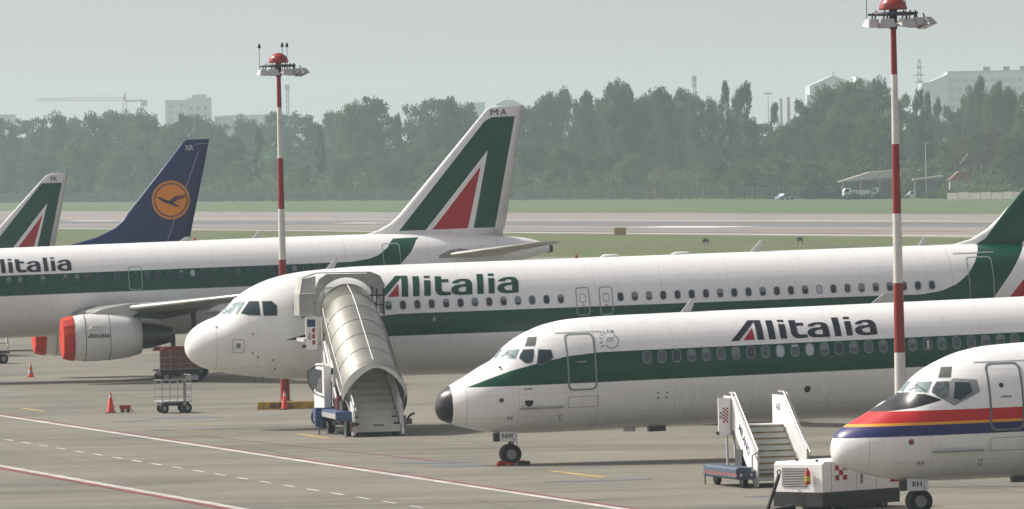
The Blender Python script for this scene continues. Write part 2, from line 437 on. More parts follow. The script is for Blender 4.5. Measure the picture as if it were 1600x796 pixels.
def shrink(lp, d):
    cx = sum(p[0] for p in lp)/len(lp); cz = sum(p[1] for p in lp)/len(lp)
    w = max(p[0] for p in lp)-min(p[0] for p in lp); h = max(p[1] for p in lp)-min(p[1] for p in lp)
    return [(cx+(x-cx)*(1-2*d/w), cz+(z-cz)*(1-2*d/h)) for x, z in lp]
def circle(cx, cz, r, n=24): return [(cx+r*math.cos(2*math.pi*k/n), cz+r*math.sin(2*math.pi*k/n)) for k in range(n)]

# livery material: base white + painted shapes given in the aircraft's own side view
def livery(name, layers, base=(.80, .81, .80), rough=.27, rings=(), grime_shade=.55):
    m, nt, N, L, P = nodes_of(name)
    tc = N.new('ShaderNodeTexCoord'); sp = N.new('ShaderNodeSeparateXYZ'); L.new(tc.outputs['Object'], sp.inputs[0])
    T, Z = sp.outputs[0], sp.outputs[2]
    g1 = rng(nt, noise(nt, .9, detail=5, stretch=(.5, .5, 1.8)), .4, .8)
    g2 = rng(nt, noise(nt, 2.2, detail=5, stretch=(2.2, 2, .35)), .52, .8)
    c = mixc(nt, mth(nt, 'MULTIPLY', g1, .10 if grime_shade else .06), base, tuple(x*.72 for x in base))
    c = mixc(nt, mth(nt, 'MULTIPLY', g2, .22 if grime_shade else .0), c, (.42, .40, .36))
    if grime_shade:
        # belly grime plus underside shade, both darkened into the paint colour
        gz = rng(nt, mth(nt, 'ADD', Z, mth(nt, 'MULTIPLY', g1, .5)), grime_shade, grime_shade+.9, .5, 0.)
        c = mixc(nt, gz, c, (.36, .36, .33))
    for rt_ in rings:
        q = mth(nt, 'ABSOLUTE', mth(nt, 'SUBTRACT', T, rt_))
        c = mixc(nt, mth(nt, 'MULTIPLY', mth(nt, 'LESS_THAN', q, .012), .4), c, (.2, .2, .2))
    if grime_shade:
        seam = mth(nt, 'LESS_THAN', mth(nt, 'PINGPONG', T, 1.27), .011)
        c = mixc(nt, mth(nt, 'MULTIPLY', seam, .22), c, (.2, .2, .2))
        for zl in ((1.55, 2.28, 3.98) if grime_shade < 1 else (2.35, 3.05, 5.2)):
            lap = mth(nt, 'LESS_THAN', mth(nt, 'ABSOLUTE', mth(nt, 'SUBTRACT', Z, zl)), .010)
            c = mixc(nt, mth(nt, 'MULTIPLY', lap, .22), c, (.2, .2, .2))
        # runs of dirt from the lap joints and drains
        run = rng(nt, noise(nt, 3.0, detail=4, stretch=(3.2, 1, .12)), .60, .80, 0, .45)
        lowz = rng(nt, Z, (2.5 if grime_shade < 1 else 3.2), (1.4 if grime_shade < 1 else 2.0), 0, 1)
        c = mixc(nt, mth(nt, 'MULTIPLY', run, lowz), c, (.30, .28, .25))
    def curve(pts, tmax=45., zmax=15.):
        fc = N.new('ShaderNodeFloatCurve'); cm = fc.mapping; cv = cm.curves[0]
        pp = sorted((min(1, max(0, a/tmax)), min(1, max(0, b/zmax))) for a, b in pts)
        while len(cv.points) < len(pp): cv.points.new(.5, .5)
        for k, (a, b) in enumerate(pp):
            cv.points[k].location = (a, b); cv.points[k].handle_type = 'VECTOR'
        cm.update()
        L.new(mth(nt, 'DIVIDE', T, tmax), fc.inputs['Value'])
        return mth(nt, 'MULTIPLY', fc.outputs[0], zmax)
    for col, kind, data in layers:
        mask = None
        def AND(a):
            nonlocal mask
            mask = a if mask is None else mth(nt, 'MULTIPLY', mask, a)
        if kind == 'poly':
            cx = sum(p[0] for p in data)/len(data); cz = sum(p[1] for p in data)/len(data)
            for (a, b), (c_, d) in zip(data, data[1:]+data[:1]):
                nx, nz = (d-b), -(c_-a); k = -(nx*a+nz*b)
                if nx*cx+nz*cz+k < 0: nx, nz, k = -nx, -nz, -k
                e = mth(nt, 'ADD', mth(nt, 'MULTIPLY', T, nx), mth(nt, 'MULTIPLY_ADD', Z, nz, k))
                AND(mth(nt, 'GREATER_THAN', e, 0))
        elif kind == 'band':
            top, bot, t0, t1 = data
            AND(mth(nt, 'LESS_THAN', Z, curve(top))); AND(mth(nt, 'GREATER_THAN', Z, curve(bot)))
            AND(mth(nt, 'GREATER_THAN', T, t0)); AND(mth(nt, 'LESS_THAN', T, t1))
        elif kind == 'circ':
            cx, cz, r0, r1 = data
            a = mth(nt, 'SUBTRACT', T, cx); b = mth(nt, 'SUBTRACT', Z, cz)
            d = mth(nt, 'SQRT', mth(nt, 'ADD', mth(nt, 'MULTIPLY', a, a), mth(nt, 'MULTIPLY', b, b)))
            AND(mth(nt, 'LESS_THAN', d, r1)); AND(mth(nt, 'GREATER_THAN', d, r0))
        elif kind == 'below': AND(mth(nt, 'LESS_THAN', T, data))
        c = mixc(nt, mask, c, col)
    L.new(c, P.inputs['Base Color']); P.inputs['Roughness'].default_value = rough
    P.inputs['Specular IOR Level'].default_value = .38
    bp = N.new('ShaderNodeBump'); bp.inputs['Strength'].default_value = .10; bp.inputs['Distance'].default_value = .05
    L.new(noise(nt, 1.4, detail=2), bp.inputs['Height']); L.new(bp.outputs[0], P.inputs['Normal'])
    MATS[name] = m
    return m
def loft(name, secs, m, parent, n=14, smooth=True, cap=True):
    # secs: (t_le, t_te, centre(y,z), thickness, axis) ; thickness along 'z' (wing) or 'y' (fin)
    xs = [0, .008, .04, .12, .28, .5, .75, 1.0]
    hp = [0, .22, .48, .80, 1.0, .82, .42, .02]
    vs = []; fs = []
    for le, te, (y, z), th, ax in secs:
        ring = [(x, h) for x, h in zip(xs, hp)]+[(x, -h) for x, h in list(zip(xs, hp))[-2:0:-1]]
        for x, h in ring:
            t = le+(te-le)*x; o = th/2*h
            vs.append((t, y, z+o) if ax == 'z' else (t, y+o, z))
    k = len(ring)
    for j in range(len(secs)-1):
        for i in range(k): fs.append((j*k+i, j*k+(i+1) % k, (j+1)*k+(i+1) % k, (j+1)*k+i))
    if cap: fs.append(tuple(range(k))); fs.append(tuple(range((len(secs)-1)*k, len(secs)*k)))
    o = mesh_obj(name, vs, fs, m, parent, smooth)
    bm = bmesh.new(); bm.from_mesh(o.data); bmesh.ops.recalc_face_normals(bm, faces=bm.faces); bm.to_mesh(o.data); bm.free()
    return o
LET = [
('A',[[(0.102,0.064),(0.77,0.699),(0.82,0.705),(1.183,0.689),(1.206,0.066),(0.988,0.07),(0.967,0.653),(0.38,0.07)]]),
('R',[[(0.515,0.079),(0.865,0.467),(0.888,0.079)]]),
('l',[[(1.349,0.674),(1.57,0.668),(1.59,0.066),(1.371,0.068)]]),
('idot',[[(1.737,0.672),(1.942,0.667),(1.941,0.606),(1.735,0.608)]]),
('i',[[(1.738,0.539),(1.954,0.535),(1.971,0.07),(1.749,0.07)]]),
('t',[[(2.103,0.648),(2.324,0.642),(2.321,0.549),(2.562,0.551),(2.564,0.462),(2.326,0.461),(2.337,0.262),(2.353,0.208),(2.392,0.182),(2.438,0.173),(2.644,0.173),(2.661,0.071),(2.349,0.06),(2.256,0.074),(2.183,0.116),(2.131,0.187),(2.112,0.265)]]),
('a',[[(2.678,0.422),(2.733,0.481),(2.843,0.524),(3.016,0.545),(3.212,0.532),(3.318,0.487),(3.367,0.404),(3.372,0.307),(3.388,0.065),(2.972,0.060),(2.792,0.076),(2.685,0.137),(2.653,0.227),(2.696,0.306),(2.806,0.357),(2.943,0.375),(3.079,0.385),(3.141,0.402),(3.134,0.447),(3.082,0.473),(2.999,0.477),(2.936,0.456),(2.903,0.422)],[(3.164,0.309),(3.012,0.3),(2.924,0.271),(2.899,0.224),(2.924,0.175),(3.004,0.155),(3.158,0.156)]]),
('l',[[(3.525,0.667),(3.742,0.664),(3.767,0.067),(3.551,0.068)]]),
('idot',[[(3.91,0.669),(4.116,0.668),(4.112,0.599),(3.912,0.602)]]),
('i',[[(3.917,0.532),(4.127,0.531),(4.14,0.07),(3.935,0.07)]]),
('a',[[(4.242,0.421),(4.3,0.483),(4.414,0.526),(4.587,0.551),(4.754,0.548),(4.877,0.505),(4.939,0.414),(4.944,0.317),(4.958,0.07),(4.541,0.060),(4.361,0.082),(4.253,0.142),(4.221,0.229),(4.265,0.307),(4.376,0.359),(4.513,0.377),(4.648,0.382),(4.707,0.4),(4.704,0.449),(4.652,0.475),(4.57,0.482),(4.506,0.458),(4.473,0.422)],[(4.734,0.311),(4.582,0.301),(4.484,0.27),(4.459,0.226),(4.493,0.176),(4.572,0.148),(4.726,0.149)]]),
]
def logotype(place, parent, mcol, mred, tend, z0, st, sz, shear=0.):
    # place(name, loops, material)
    for n, loops in LET:
        L2 = [[(tend-(4.958-a)*st+shear*(b-.07)*sz, z0+(b-.07)*sz) for a, b in lp] for lp in loops]
        place('letter', L2, mred if n == 'R' else mcol)
_wm = {}; _rb = random.Random(12)
blindm = mat('half drawn blind', (.22, .25, .27), .5)
def cabin_window(surf, parent, t, z, w, h, pane, rim, key):
    if key not in _wm:
        out = rrect(-w/2, w/2, -h/2, h/2, w*.45); inn = rrect(-w/2+.028, w/2-.028, -h/2+.028, h/2-.028, w*.40)
        V, Fc = flat_mesh([out, inn[::-1]], .09)
        fr = bpy.data.meshes.new('window')
        P = [surf.pt(12, z+b, .012)+Vector((a-12, 0, 0)) for a, b in V]
        fr.from_pydata(P, [], Fc); fr.materials.append(rim)
        V, Fc = flat_mesh([inn], .09)
        me = bpy.data.meshes.new('pane')
        me.from_pydata([surf.pt(12, z+b, .007)+Vector((a-12, 0, 0)) for a, b in V], [], Fc)
        for q in (fr, me):
            if sum(p.normal.y for p in q.polygons) > 0: q.flip_normals()
        _wm[key] = (fr, me, {})
    fr, me, var = _wm[key]
    if pane.name not in var:
        c = me.copy(); c.materials.clear(); c.materials.append(pane); var[pane.name] = c
    o = bpy.data.objects.new('window', fr); link(o, parent); o.location = (t, 0, 0)
    p = bpy.data.objects.new('pane', var[pane.name]); link(p, o)
    rb = _rb.random()
    if pane is not pane_w and rb < .34:
        kk = 'blind%d' % int(rb*9)
        if kk not in var:
            fr_ = (.30, .45, .62, .22)[int(rb*9) % 4]
            lp = [q for q in rrect(-w/2+.035, w/2-.035, h/2-.03-fr_*h, h/2-.03, w*.2)]
            V, Fc = flat_mesh([lp], .09); me2 = bpy.data.meshes.new('blind')
            me2.from_pydata([surf.pt(12, z+b, .0095)+Vector((a-12, 0, 0)) for a, b in V], [], Fc)
            if sum(q.normal.y for q in me2.polygons) > 0: me2.flip_normals()
            me2.materials.append(blindm); var[kk] = me2
        link(bpy.data.objects.new('blind', var[kk]), o)
    return o
def antenna(surf, parent, t, h=.42, c=.34, lean=.22):
    z = surf.f(t)[0]-.02
    b = MB().prism([(t-c/2, z), (t+c/2, z), (t+c/2*.75+lean, z+h), (t+lean-c*.1, z+h)], 'y', -.03, .03)
    return b.build('blade_antenna', greyw, parent)
def root_at(name, label, o, att, tn, th=10):
    a = R(att); T = R(th)
    # world = o + Rz(th) (Ry(-att)(l - tn) + tn)
    M = Matrix.Rotation(T, 4, 'Z') @ (Matrix.Translation((tn, 0, 0)) @ Matrix.Rotation(-a, 4, 'Y') @ Matrix.Translation((-tn, 0, 0)))
    loc = Vector(o)+M.translation
    return empty(name, label, 'airplane', loc, (0, -a, T))

# ------------------------------------------------------------------ MD-80 type twin jets
green_band = [(0, 2.56), (.9, 2.56), (2.36, 3.06), (3.15, 3.25), (4.1, 3.44), (5.2, 3.53), (45, 3.545)]
flat = lambda z: [(0, z), (45, z)]
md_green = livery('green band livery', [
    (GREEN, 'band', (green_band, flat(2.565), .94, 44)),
    ((.012, .012, .014), 'below', .48)], rings=(.90,), grime_shade=.98)
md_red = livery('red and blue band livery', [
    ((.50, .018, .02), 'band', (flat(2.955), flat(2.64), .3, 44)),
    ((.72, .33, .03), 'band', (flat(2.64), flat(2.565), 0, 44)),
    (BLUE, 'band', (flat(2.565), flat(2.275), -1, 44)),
    ((.014, .016, .018), 'band', ([(0, 2.9), (1.0, 2.93), (1.12, 2.97), (1.95, 3.44), (2.2, 3.46), (2.3, 3.40), (2.5, 3.39), (2.86, 3.22), (3, 3.1)], [(0, 2.95), (1.5, 2.955), (2.14, 3.03), (2.86, 3.22), (3, 3.3)], 1.0, 2.86))], rings=(.88,), grime_shade=.98)
glassrim = mat('windshield frame', (.30, .32, .33), .5)
def twinjet(label, o, att, liv, plate, gz, alitalia):
    r = root_at('twinjet_airliner', label, o, att, 2.3)
    S = Surf(MDT)
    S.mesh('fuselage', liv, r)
    def pane(name, lp, m, frame=.035, rim=glassrim):
        f = decal(name, S, [shrink(lp, -frame)], rim, r, .005, .08, .12)
        decal('pane', S, [lp], m, f, .010, .08, .12)
    rimm = greyw if not alitalia else mat('window surround', (.42, .44, .44), .5)
    pane('windshield', [(2.10, 3.46), (2.36, 3.71), (2.68, 3.71), (2.50, 3.43)], cglass2, .02, rimm)
    pane('eyebrow_window', [(2.87, 3.82), (3.02, 4.08), (3.27, 4.08), (3.16, 3.82)], mat('dull cockpit glass', (.10, .105, .10), .1), .02)
    pane('side_window', [(2.63, 3.44), (2.68, 3.55), (2.80, 3.70), (3.10, 3.70), (3.07, 3.5), (3.00, 3.31), (2.86, 3.27), (2.76, 3.31)], cglass if alitalia else pane_g, .02)
    if not alitalia:
        decal('window_surround', S, [[(2.70, 3.35), (3.23, 3.79), (3.83, 3.73), (3.88, 3.40), (3.15, 3.05)]], grey, r, .003, .08, .12)
    pane('side_window', [(3.15, 3.25), (3.25, 3.69), (3.63, 3.66), (3.67, 3.41), (3.33, 3.20)], cglass, .02)
    # centre windshield across the nose
    vs = []
    for t, z, w in ((2.00, None, .30), (2.24, None, .22)):
        for y in (-w, -w/3, w/3, w):
            zt, zb, W, zc = S.f(t); vs.append((t, y, zc+(zt-zc)*math.sqrt(1-(y/W)**2)+.012))
    mesh_obj('windshield', vs, [(0, 1, 5, 4), (1, 2, 6, 5), (2, 3, 7, 6)], cglass2, r)
    # doors
    dl = rrect(4.12, 5.03, 2.35, 4.13, .16)
    d = decal('door', S, [dl], liv, r, .012, .09, .3)
    decal('door_seal', S, [shrink(dl, -.02), shrink(dl, .035)[::-1]], seal if not alitalia else mat('door seal grey', (.22, .27, .26), .6), d, .016, .09, .3)
    decal('door_handle', S, [rrect(4.42, 4.72, 3.22, 3.27, .02)], grey, d, .02, None)
    decal('porthole', S, [circle(4.46, 3.55, .065, 12)] if not alitalia else [circle(4.42, 3.27, .05, 12)], dgrey, d, .02, None)
    decal('service_panel', S, [shrink(rrect(4.12, 5.1, 1.78, 2.14, .04), 0), shrink(rrect(4.12, 5.1, 1.78, 2.14, .04), .012)[::-1]], seal, r, .006, .09)
    decal('rain_gutter', S, [rrect(3.85, 5.35, 4.17, 4.19, .008)], seal, r, .015, None, .3)
    # lower body fittings
    st = MB(); p0 = S.pt(2.55, 1.82, .04); p1 = S.pt(3.98, 1.80, .04)
    st.box(2.55, 3.95, p0.y-.16, p0.y+.10, 1.79, 1.83); st.build('nose_strake', grey, r)
    decal('vent', S, [circle(1.97, 2.12, .085, 16)], grey, r, .008, None)
    decal('vent_ring', S, [circle(1.97, 2.12, .05, 12)], redp if not alitalia else dgrey, r, .014, None)
    decal('static_plate', S, [rrect(2.15, 2.38, 1.45, 1.60, .03)], greyw, r, .006, None)
    for k in range(2): decal('static_port', S, [circle(2.2+.1*k, 1.53, .025, 8)], dgrey, r, .010, None)
    decal('drain_panel', S, [shrink(rrect(3.85, 3.95, 1.38, 1.58, .03), -.0), shrink(rrect(3.85, 3.95, 1.38, 1.58, .03), .018)[::-1]], seal, r, .008, None)
    if alitalia:
        decal('crest', S, [[(2.72, 2.08), (2.98, 2.08), (2.98, 1.98), (2.93, 1.91), (2.85, 1.87), (2.77, 1.91), (2.72, 1.98)]], navy, r, .008, .08)
        V, Fc = text_mesh('SKYTEAM', .10, .02)
        for k, ch in enumerate('SKYTEAM'):
            a = R(205-k*22); V, Fc = text_mesh(ch, .14, .01)
            ux = Vector((math.sin(a), -math.cos(a))); uy = Vector((math.cos(a), math.sin(a)))
            P = []
            for v in V:
                q = Vector((5.58, 3.86))+uy*(.27+v[1])+ux*(v[0]-.05)
                P.append(S.pt(q.x, q.y, .008))
            mesh_obj('letter', P, Fc, mat('logo grey', (.16, .2, .27), .5), r)
        lg = MATS['logo grey']
        decal('emblem', S, [[(5.60+.24*math.cos(R(a)), 3.86+.24*math.sin(R(a))) for a in range(-150, 61, 15)]+[(5.60+.215*math.cos(R(a)), 3.86+.215*math.sin(R(a))) for a in range(60, -151, -15)]], lg, r, .008, .08)
        for k in range(3):
            x = 5.42+k*.08
            decal('emblem', S, [[(x, 3.83), (x+.09, 3.97), (x+.16, 3.97), (x+.14, 3.95), (x+.10, 3.945), (x+.03, 3.83)]], lg, r, .008, .08)
        V, Fc = text_mesh('SKYBA', .09, .02)
        mesh_obj('letter', [S.pt(2.70+v[0], 2.42+v[1], .008) for v in V], Fc, navy, r)
        logotype(lambda nm, L2, mm: decal(nm, S, L2, mm, r, .007, .07), r, navy, redp, 14.358, 3.68, 1.0, 1.0)
        for k in range(30):
            pm = pane_g
            if k in (9, 11): pm = pane_w
            elif k in (2, 7, 13, 19): pm = pane_d
            cabin_window(S, r, 6.71+k*.4867, 3.295, .30, .42, pm, frame_l, 'md')
        w = decal('window_blind', S, [rrect(6.71+19*.4867-.02, 6.71+19*.4867+.07, 3.15, 3.42, .03)], pane_w, r, .014, None)
        decal('window_blind', S, [rrect(6.71+10*.4867-.10, 6.71+10*.4867+.10, 3.40, 3.46, .02)], pane_w, r, .014, None)
        antenna(S, r, 8.35)
        decal('outflow_port', S, [circle(11.97, 2.02, .11, 16)], dgrey, r, .008, None)
        for dx, dz in ((-.14, .08), (.14, .08), (-.14, -.08), (.12, -.08)):
            decal('rivet_plate', S, [rrect(7.2+dx-.03, 7.2+dx+.03, 2.05+dz-.03, 2.05+dz+.03, .01)], seal, r, .008, None)
        MB().box(6.95, 7.5, -.25, .1, .84, 1.05).build('belly_fairing', dgrey, r)
        MB().box(6.15, 6.5, -.2, .1, .88, 1.05).build('belly_fairing', greyw, r)
        MB().bar((2.04, -.9, 3.20), (1.98, -.95, 3.16), .03).build('probe', dgrey, r)
    else:
        p = S.pt(5.22, 1.9, .1)
        MB().bar((5.2, p.y, 1.93), (5.25, p.y-.15, 1.93), .07, n=12).build('service_light', lgrey, r)
        MB().box(5.0, 5.45, -.25, .1, .84, 1.0).build('belly_fairing', dgrey, r)
    # windshield wipers
    for a, b in (((2.12, 3.50), (2.30, 3.55)), ((2.46, 3.47), (2.30, 3.62))):
        MB().bar(S.pt(*a, .03), S.pt(*b, .03), .012, n=5).build('wiper', blackp, r)
    # nose gear
    g = MB(); g.bar((2.42, 0, 1.2), (2.40, 0, .33+gz), .055, n=10); g.bar((2.40, -.26, .33+gz), (2.40, .26, .33+gz), .05)
    g.bar((2.60, -.03, 1.0), (2.46, 0, .55+gz), .025); g.bar((2.62, .1, .95), (2.66, .1, .62+gz), .015)
    g.build('nose_gear_leg', dgrey, r)
    MB().box(1.83, 2.02, -.30, -.12, .76, 1.04).build('gear_bay_box', dgrey, r)
    dr = MB().box(2.02, 2.60, -.36, -.32, .75, 1.08).build('nose_gear_door', white, r)
    MB().box(2.02, 2.60, .32, .36, .75, 1.08).build('nose_gear_door', white, r)
    text_at('letter', plate, .21, (2.29, -.364, .93), (1, 0, 0), (0, 0, 1), navy, dr, .02)
    MB().box(2.47, 2.49, -.37, -.361, .78, .86).build('warning_mark', redp, dr)
    for y in (-.19, .19): wheel(r, (2.40, y, .33+gz), .33, .17, 'y')
    # wings, engines and tail further back
    for sd, nm in ((-1, 'wing'), (1, 'wing')):
        loft(nm, [(17.0, 23.2, (sd*1.2, 1.35), .75, 'z'), (21.5, 25.0, (sd*6, 1.75), .42, 'z'), (28.0, 29.4, (sd*16.4, 2.6), .15, 'z')], lgrey, r)
        MB().lathe([(0, .62), (.15, .78), (2.5, .82), (5.2, .62), (6.0, .45)], (31.5, sd*2.65, 3.6), 'x', 24).build('engine_nacelle', white, r, True)
        z0 = -math.tan(R(att))*(24.6-2.3)+gz
        MB().bar((24.6, sd*2.5, 1.5), (24.6, sd*2.5, z0+.5), .1).build('main_gear_leg', dgrey, r)
        for q in (-.25, .25): wheel(r, (24.6, sd*2.5+q, z0+.5), .5, .3, 'y')
    loft('tail_fin', [(34.2, 40.6, (0, 4.3), .6, 'y'), (38.2, 42.6, (0, 8.9), .35, 'y')], liv, r)
    loft('tailplane', [(40.6, 42.6, (-6.1, 9.05), .12, 'z'), (38.6, 42.6, (0, 9.0), .3, 'z'), (40.6, 42.6, (6.1, 9.05), .12, 'z')], white, r)
    return r
nw = twinjet('white airliner with green band and black nose tip, NW on its nose gear door', (-2.542, 247.43, .01), 1.26, md_green, 'NW', 0, True)
rh = twinjet('airliner with red, yellow and blue nose bands, RH on its nose gear door', (8.592, 208.703, -.12), 1.2, md_red, 'RH', .12, False)
ck = empty('wheel_chock', 'bright red chock wedged against the nose wheel of the airliner marked NW', 'wheel chock', (-.45, 247.2, 0), (0, 0, R(10)))
b = MB()
for x in (-.08, .62): b.prism([(x-.16, .01), (x+.16, .01), (x+.07, .16), (x-.07, .16)], 'y', -.35, -.1)
b.bar((-.1, -.38, .12), (.3, -.46, .05), .03)
b.build('wedge', [orange], ck); MB().box(.45, .85, -.38, -.12, .012, .14).build('wedge', blackp, ck)

# ------------------------------------------------------------------ narrow-body airliners
old_liv = livery('old green band livery', [
    (GREEN, 'band', ([(0, 4.70), (24.2, 4.70), (25.04, 4.80), (25.52, 4.95), (26.02, 5.31), (26.3, 5.69), (27.4, 5.70), (27.6, 5.70), (45, 5.70)], [(0, 3.765), (25.9, 3.765), (26.57, 4.55), (27.1, 5.06), (27.5, 5.70), (45, 5.8)], 3.4, 27.6)),
    (GREEN, 'poly', [(26.77, 6.02), (31.01, 10.98), (31.35, 11.15), (32.47, 11.17), (31.33, 6.02)]),
    (base_w := (.80, .81, .80), 'poly', [(28.0, 5.99), (31.11, 9.63), (30.3, 5.99)]),
    (RED, 'poly', [(28.34, 6.02), (30.75, 8.90), (30.03, 6.02)])], rings=(24.0, 31.3), grime_shade=1.5)
new_liv = livery('new green band livery', [
    (GREEN, 'band', ([(0, 3.3), (3.44, 3.32), (4.34, 3.54), (5.5, 3.84), (6.8, 4.08), (7.8, 4.16), (26.2, 4.16), (27.67, 4.15), (28.42, 4.25), (29.04, 4.48), (29.55, 4.86), (29.94, 5.38), (30.21, 5.91), (30.6, 6.12), (31.95, 7.78), (35.2, 11.7), (45, 14)],
        [(0, 3.34), (29.95, 3.34), (30.45, 3.89), (31.26, 4.90), (31.88, 5.72), (36.5, 11.8), (45, 14.9)], 3.44, 44)),
    (RED, 'band', ([(0, 3), (30.3, 3.0), (31.1, 3.9), (31.85, 4.75), (36.2, 9.7), (45, 14)], flat(3.0), 30.4, 36.4))], rings=(1.07, 28.9), grime_shade=1.5)
def wings_ab(r, t0, tiplab=True, fence=True, tshift_tip=0., near_only=False, zr=2.80, dz=.066, fh=.78):
    for sd in (-1, 1):
        def LE(y): return t0+(y-2)*.52
        secs = []
        for y, c, th in ((.6, 7.2, .85), (2.0, 6.3, .80), (6.4, 3.85, .46), (11.5, 2.7, .30), (16.9, 1.5, .16)):
            z = zr+dz*max(0, y-2)
            le = LE(y)+(tshift_tip*(max(0, y-6.4)/10.5))
            secs.append((le, le+c, (sd*y, z), th, 'z'))
        w = loft('wing', secs, mat('wing grey', (.27, .28, .27), .4, .1, var=.1, scale=.6), r)
        le, te = secs[-1][0], secs[-1][1]; zt = secs[-1][2][1]
        # bright leading edge slat
        sl_ = []
        for y, cc in ((2.4, .5), (6.4, .42), (11.5, .34), (16.8, .22)):
            z = zr+dz*max(0, y-2); l = LE(y)+(tshift_tip*(max(0, y-6.4)/10.5))
            sl_.append((l-.05, l+cc, (sd*y, z+.012), .24 if y < 7 else .15, 'z'))
        loft('slat', sl_, mat('bare slat metal', (.62, .62, .60), .3, .5), w)
        if fence:
            MB().prism([(le+.1, zt-.02), (le+1.15, zt+fh-.03), (le+1.62, zt+fh), (le+1.60, zt), (le+1.3, zt-.65), (le+.9, zt-.6)], 'y', sd*16.86, sd*16.93).build('wingtip_fence', greyw, w)
        for y, ln in ((4.6, 3.6), (8.6, 3.2), (12.4, 2.6)):
            z = zr+dz*(y-2); te_ = LE(y)+(6.3 if y < 5 else 4.4 if y < 9 else 3.0)
            vs = MB(); vs.lathe([(-ln*.55, .03), (-ln*.35, .16), (0, .22), (ln*.3, .14), (ln*.45, .02)], (te_, sd*y, z-.34), 'x', 10)
            vs.build('flap_track_fairing', lgrey, w, True)
    bm = MB(); prof = [(-5.2, .02), (-5.0, .35), (-4.4, .62), (-3.2, .86), (-1.5, .98), (1.5, 1.0), (3.5, .85), (4.8, .5), (5.4, .02)]
    bm.lathe(prof, (0, 0, 0), 'x', 36)
    o = mesh_obj('wing_fairing', [Vector((t0+3.8+v.x, v.y*2.17, 2.62+v.z*.98)) for v in bm.v], bm.f, greyw_l, r, True)
    return o
greyw_l = livery('fairing paint', [], base=(.66, .67, .66), grime_shade=1.2, rings=(11.25, 12.35, 14.2))
def engine(r, x, y, zc, liv, cover, logo):
    e = MB().lathe([(.30, .93), (.36, .98), (.9, 1.06), (1.3, 1.085), (2.2, 1.06), (3.0, .98), (3.62, .82), (3.6, .74), (2.6, .70)], (x, y, zc), 'x', 36).build('engine_nacelle', liv, r, True)
    c = MB().lathe([(2.7, .66), (3.5, .66), (3.64, .62), (4.4, .50), (5.08, .33), (5.06, .22), (4.2, .2)], (x, y, zc-.02), 'x', 24).build('exhaust_nozzle', mat('burnt metal', (.10, .10, .10), .35, .6), e, True)
    if cover:
        pr = [(.02, .001), (.0, .4), (.0, .80), (.03, .93), (.20, .985), (.52, 1.045), (.53, 1.0)]
        MB().lathe(pr, (x, y, zc), 'x', 15).build('inlet_cover', orange, e)
    py = MB(); py.prism([(x+1.2, zc+1.02), (x+1.9, zc+1.28), (x+3.2, zc+1.48), (x+6.6, zc+1.50), (x+6.0, zc+1.05), (x+4.6, zc+.66), (x+3.4, zc+.72)], 'y', y-.2, y+.2)
    py.build('pylon', greyw, e)
    MB().prism([(x+3.2, zc+.86), (x+3.9, zc+1.30), (x+6.3, zc+1.28), (x+6.2, zc+.95), (x+4.6, zc+.68)], 'y', y-.215, y+.215).build('pylon_shade', dgrey, e)  # dark sheet added for the shadow on the pylon
    MB().prism([(x+1.15, zc+.42), (x+1.75, zc+.50), (x+1.75, zc+.54), (x+1.3, zc+.55)], 'y', y-1.22, y-1.02).build('strake', creamp, e)
    for t in (1.0, 2.12): MB().lathe([(t, 1.079 if t < 2 else 1.064), (t, 1.088 if t < 2 else 1.073), (t+.03, 1.088 if t < 2 else 1.073), (t+.03, 1.06)], (x, y, zc), 'x', 36).build('cowl_seam', seal, e)
    if logo:
        def place(nm, L2, mm):
            V, Fc = flat_mesh(L2, .06)
            P = []
            for a, b in V:
                q = max(-.95, min(.95, (b-zc)/1.09)); P.append((a, y-1.093*math.sqrt(1-q*q)-.004, b))
            mesh_obj(nm, P, Fc, mm, e)
        logotype(place, e, navy, redp, x+2.08, zc+.0, .205, .30)
    return e
def narrowbody(label, o, att, tab, liv, t_w, kw):
    r = root_at('narrowbody_airliner', label, o, att, 5)
    S = Surf(tab); S.mesh('fuselage', liv, r)
    end = tab[-1][0]; sh = end-33.84
    # fin
    sf = kw['fin']
    loft('tail_fin', sf, liv, r)
    for sd in (-1, 1):
        loft('tailplane', [(27.9+sh, 31.6+sh, (sd*.3, 4.72), .42, 'z'), (28.9+sh, 31.9+sh, (sd*1.4, 4.84), .34, 'z'), (32.0+sh, 33.4+sh, (sd*6.2, 5.30), .12, 'z')], mat('tailplane cream', (.50, .49, .45), .4, var=.08), r)
    MB().lathe([(0, .22), (.28, .16), (.30, .02)], (end-.1, 0, 4.93), 'x', 12).build('exhaust_cone', dgrey, r)
    wings_ab(r, t_w, tshift_tip=kw.get('tip', 0), dz=kw.get('dz', .066), fh=kw.get('fh', .30))
    return r, S
liv319 = old_liv
f319 = [(23.8, 31.7, (0, 5.55), .30, 'y'), (25.0, 31.72, (0, 5.86), .34, 'y'), (25.27, 31.78, (0, 5.93), .36, 'y'), (25.82, 31.82, (0, 6.09), .40, 'y'), (26.32, 31.88, (0, 6.34), .45, 'y'), (26.76, 31.95, (0, 6.69), .50, 'y'), (31.07, 32.88, (0, 11.48), .20, 'y'), (31.25, 32.9, (0, 11.60), .15, 'y'), (31.5, 32.92, (0, 11.66), .10, 'y')]
f320 = [(27.9, 36.1, (0, 5.6), .30, 'y'), (29.3, 36.1, (0, 5.93), .34, 'y'), (30.05, 36.15, (0, 6.12), .40, 'y'), (30.68, 36.2, (0, 6.46), .45, 'y'), (31.2, 36.25, (0, 6.9), .50, 'y'), (35.4, 37.2, (0, 11.6), .20, 'y'), (35.8, 37.25, (0, 11.76), .10, 'y')]
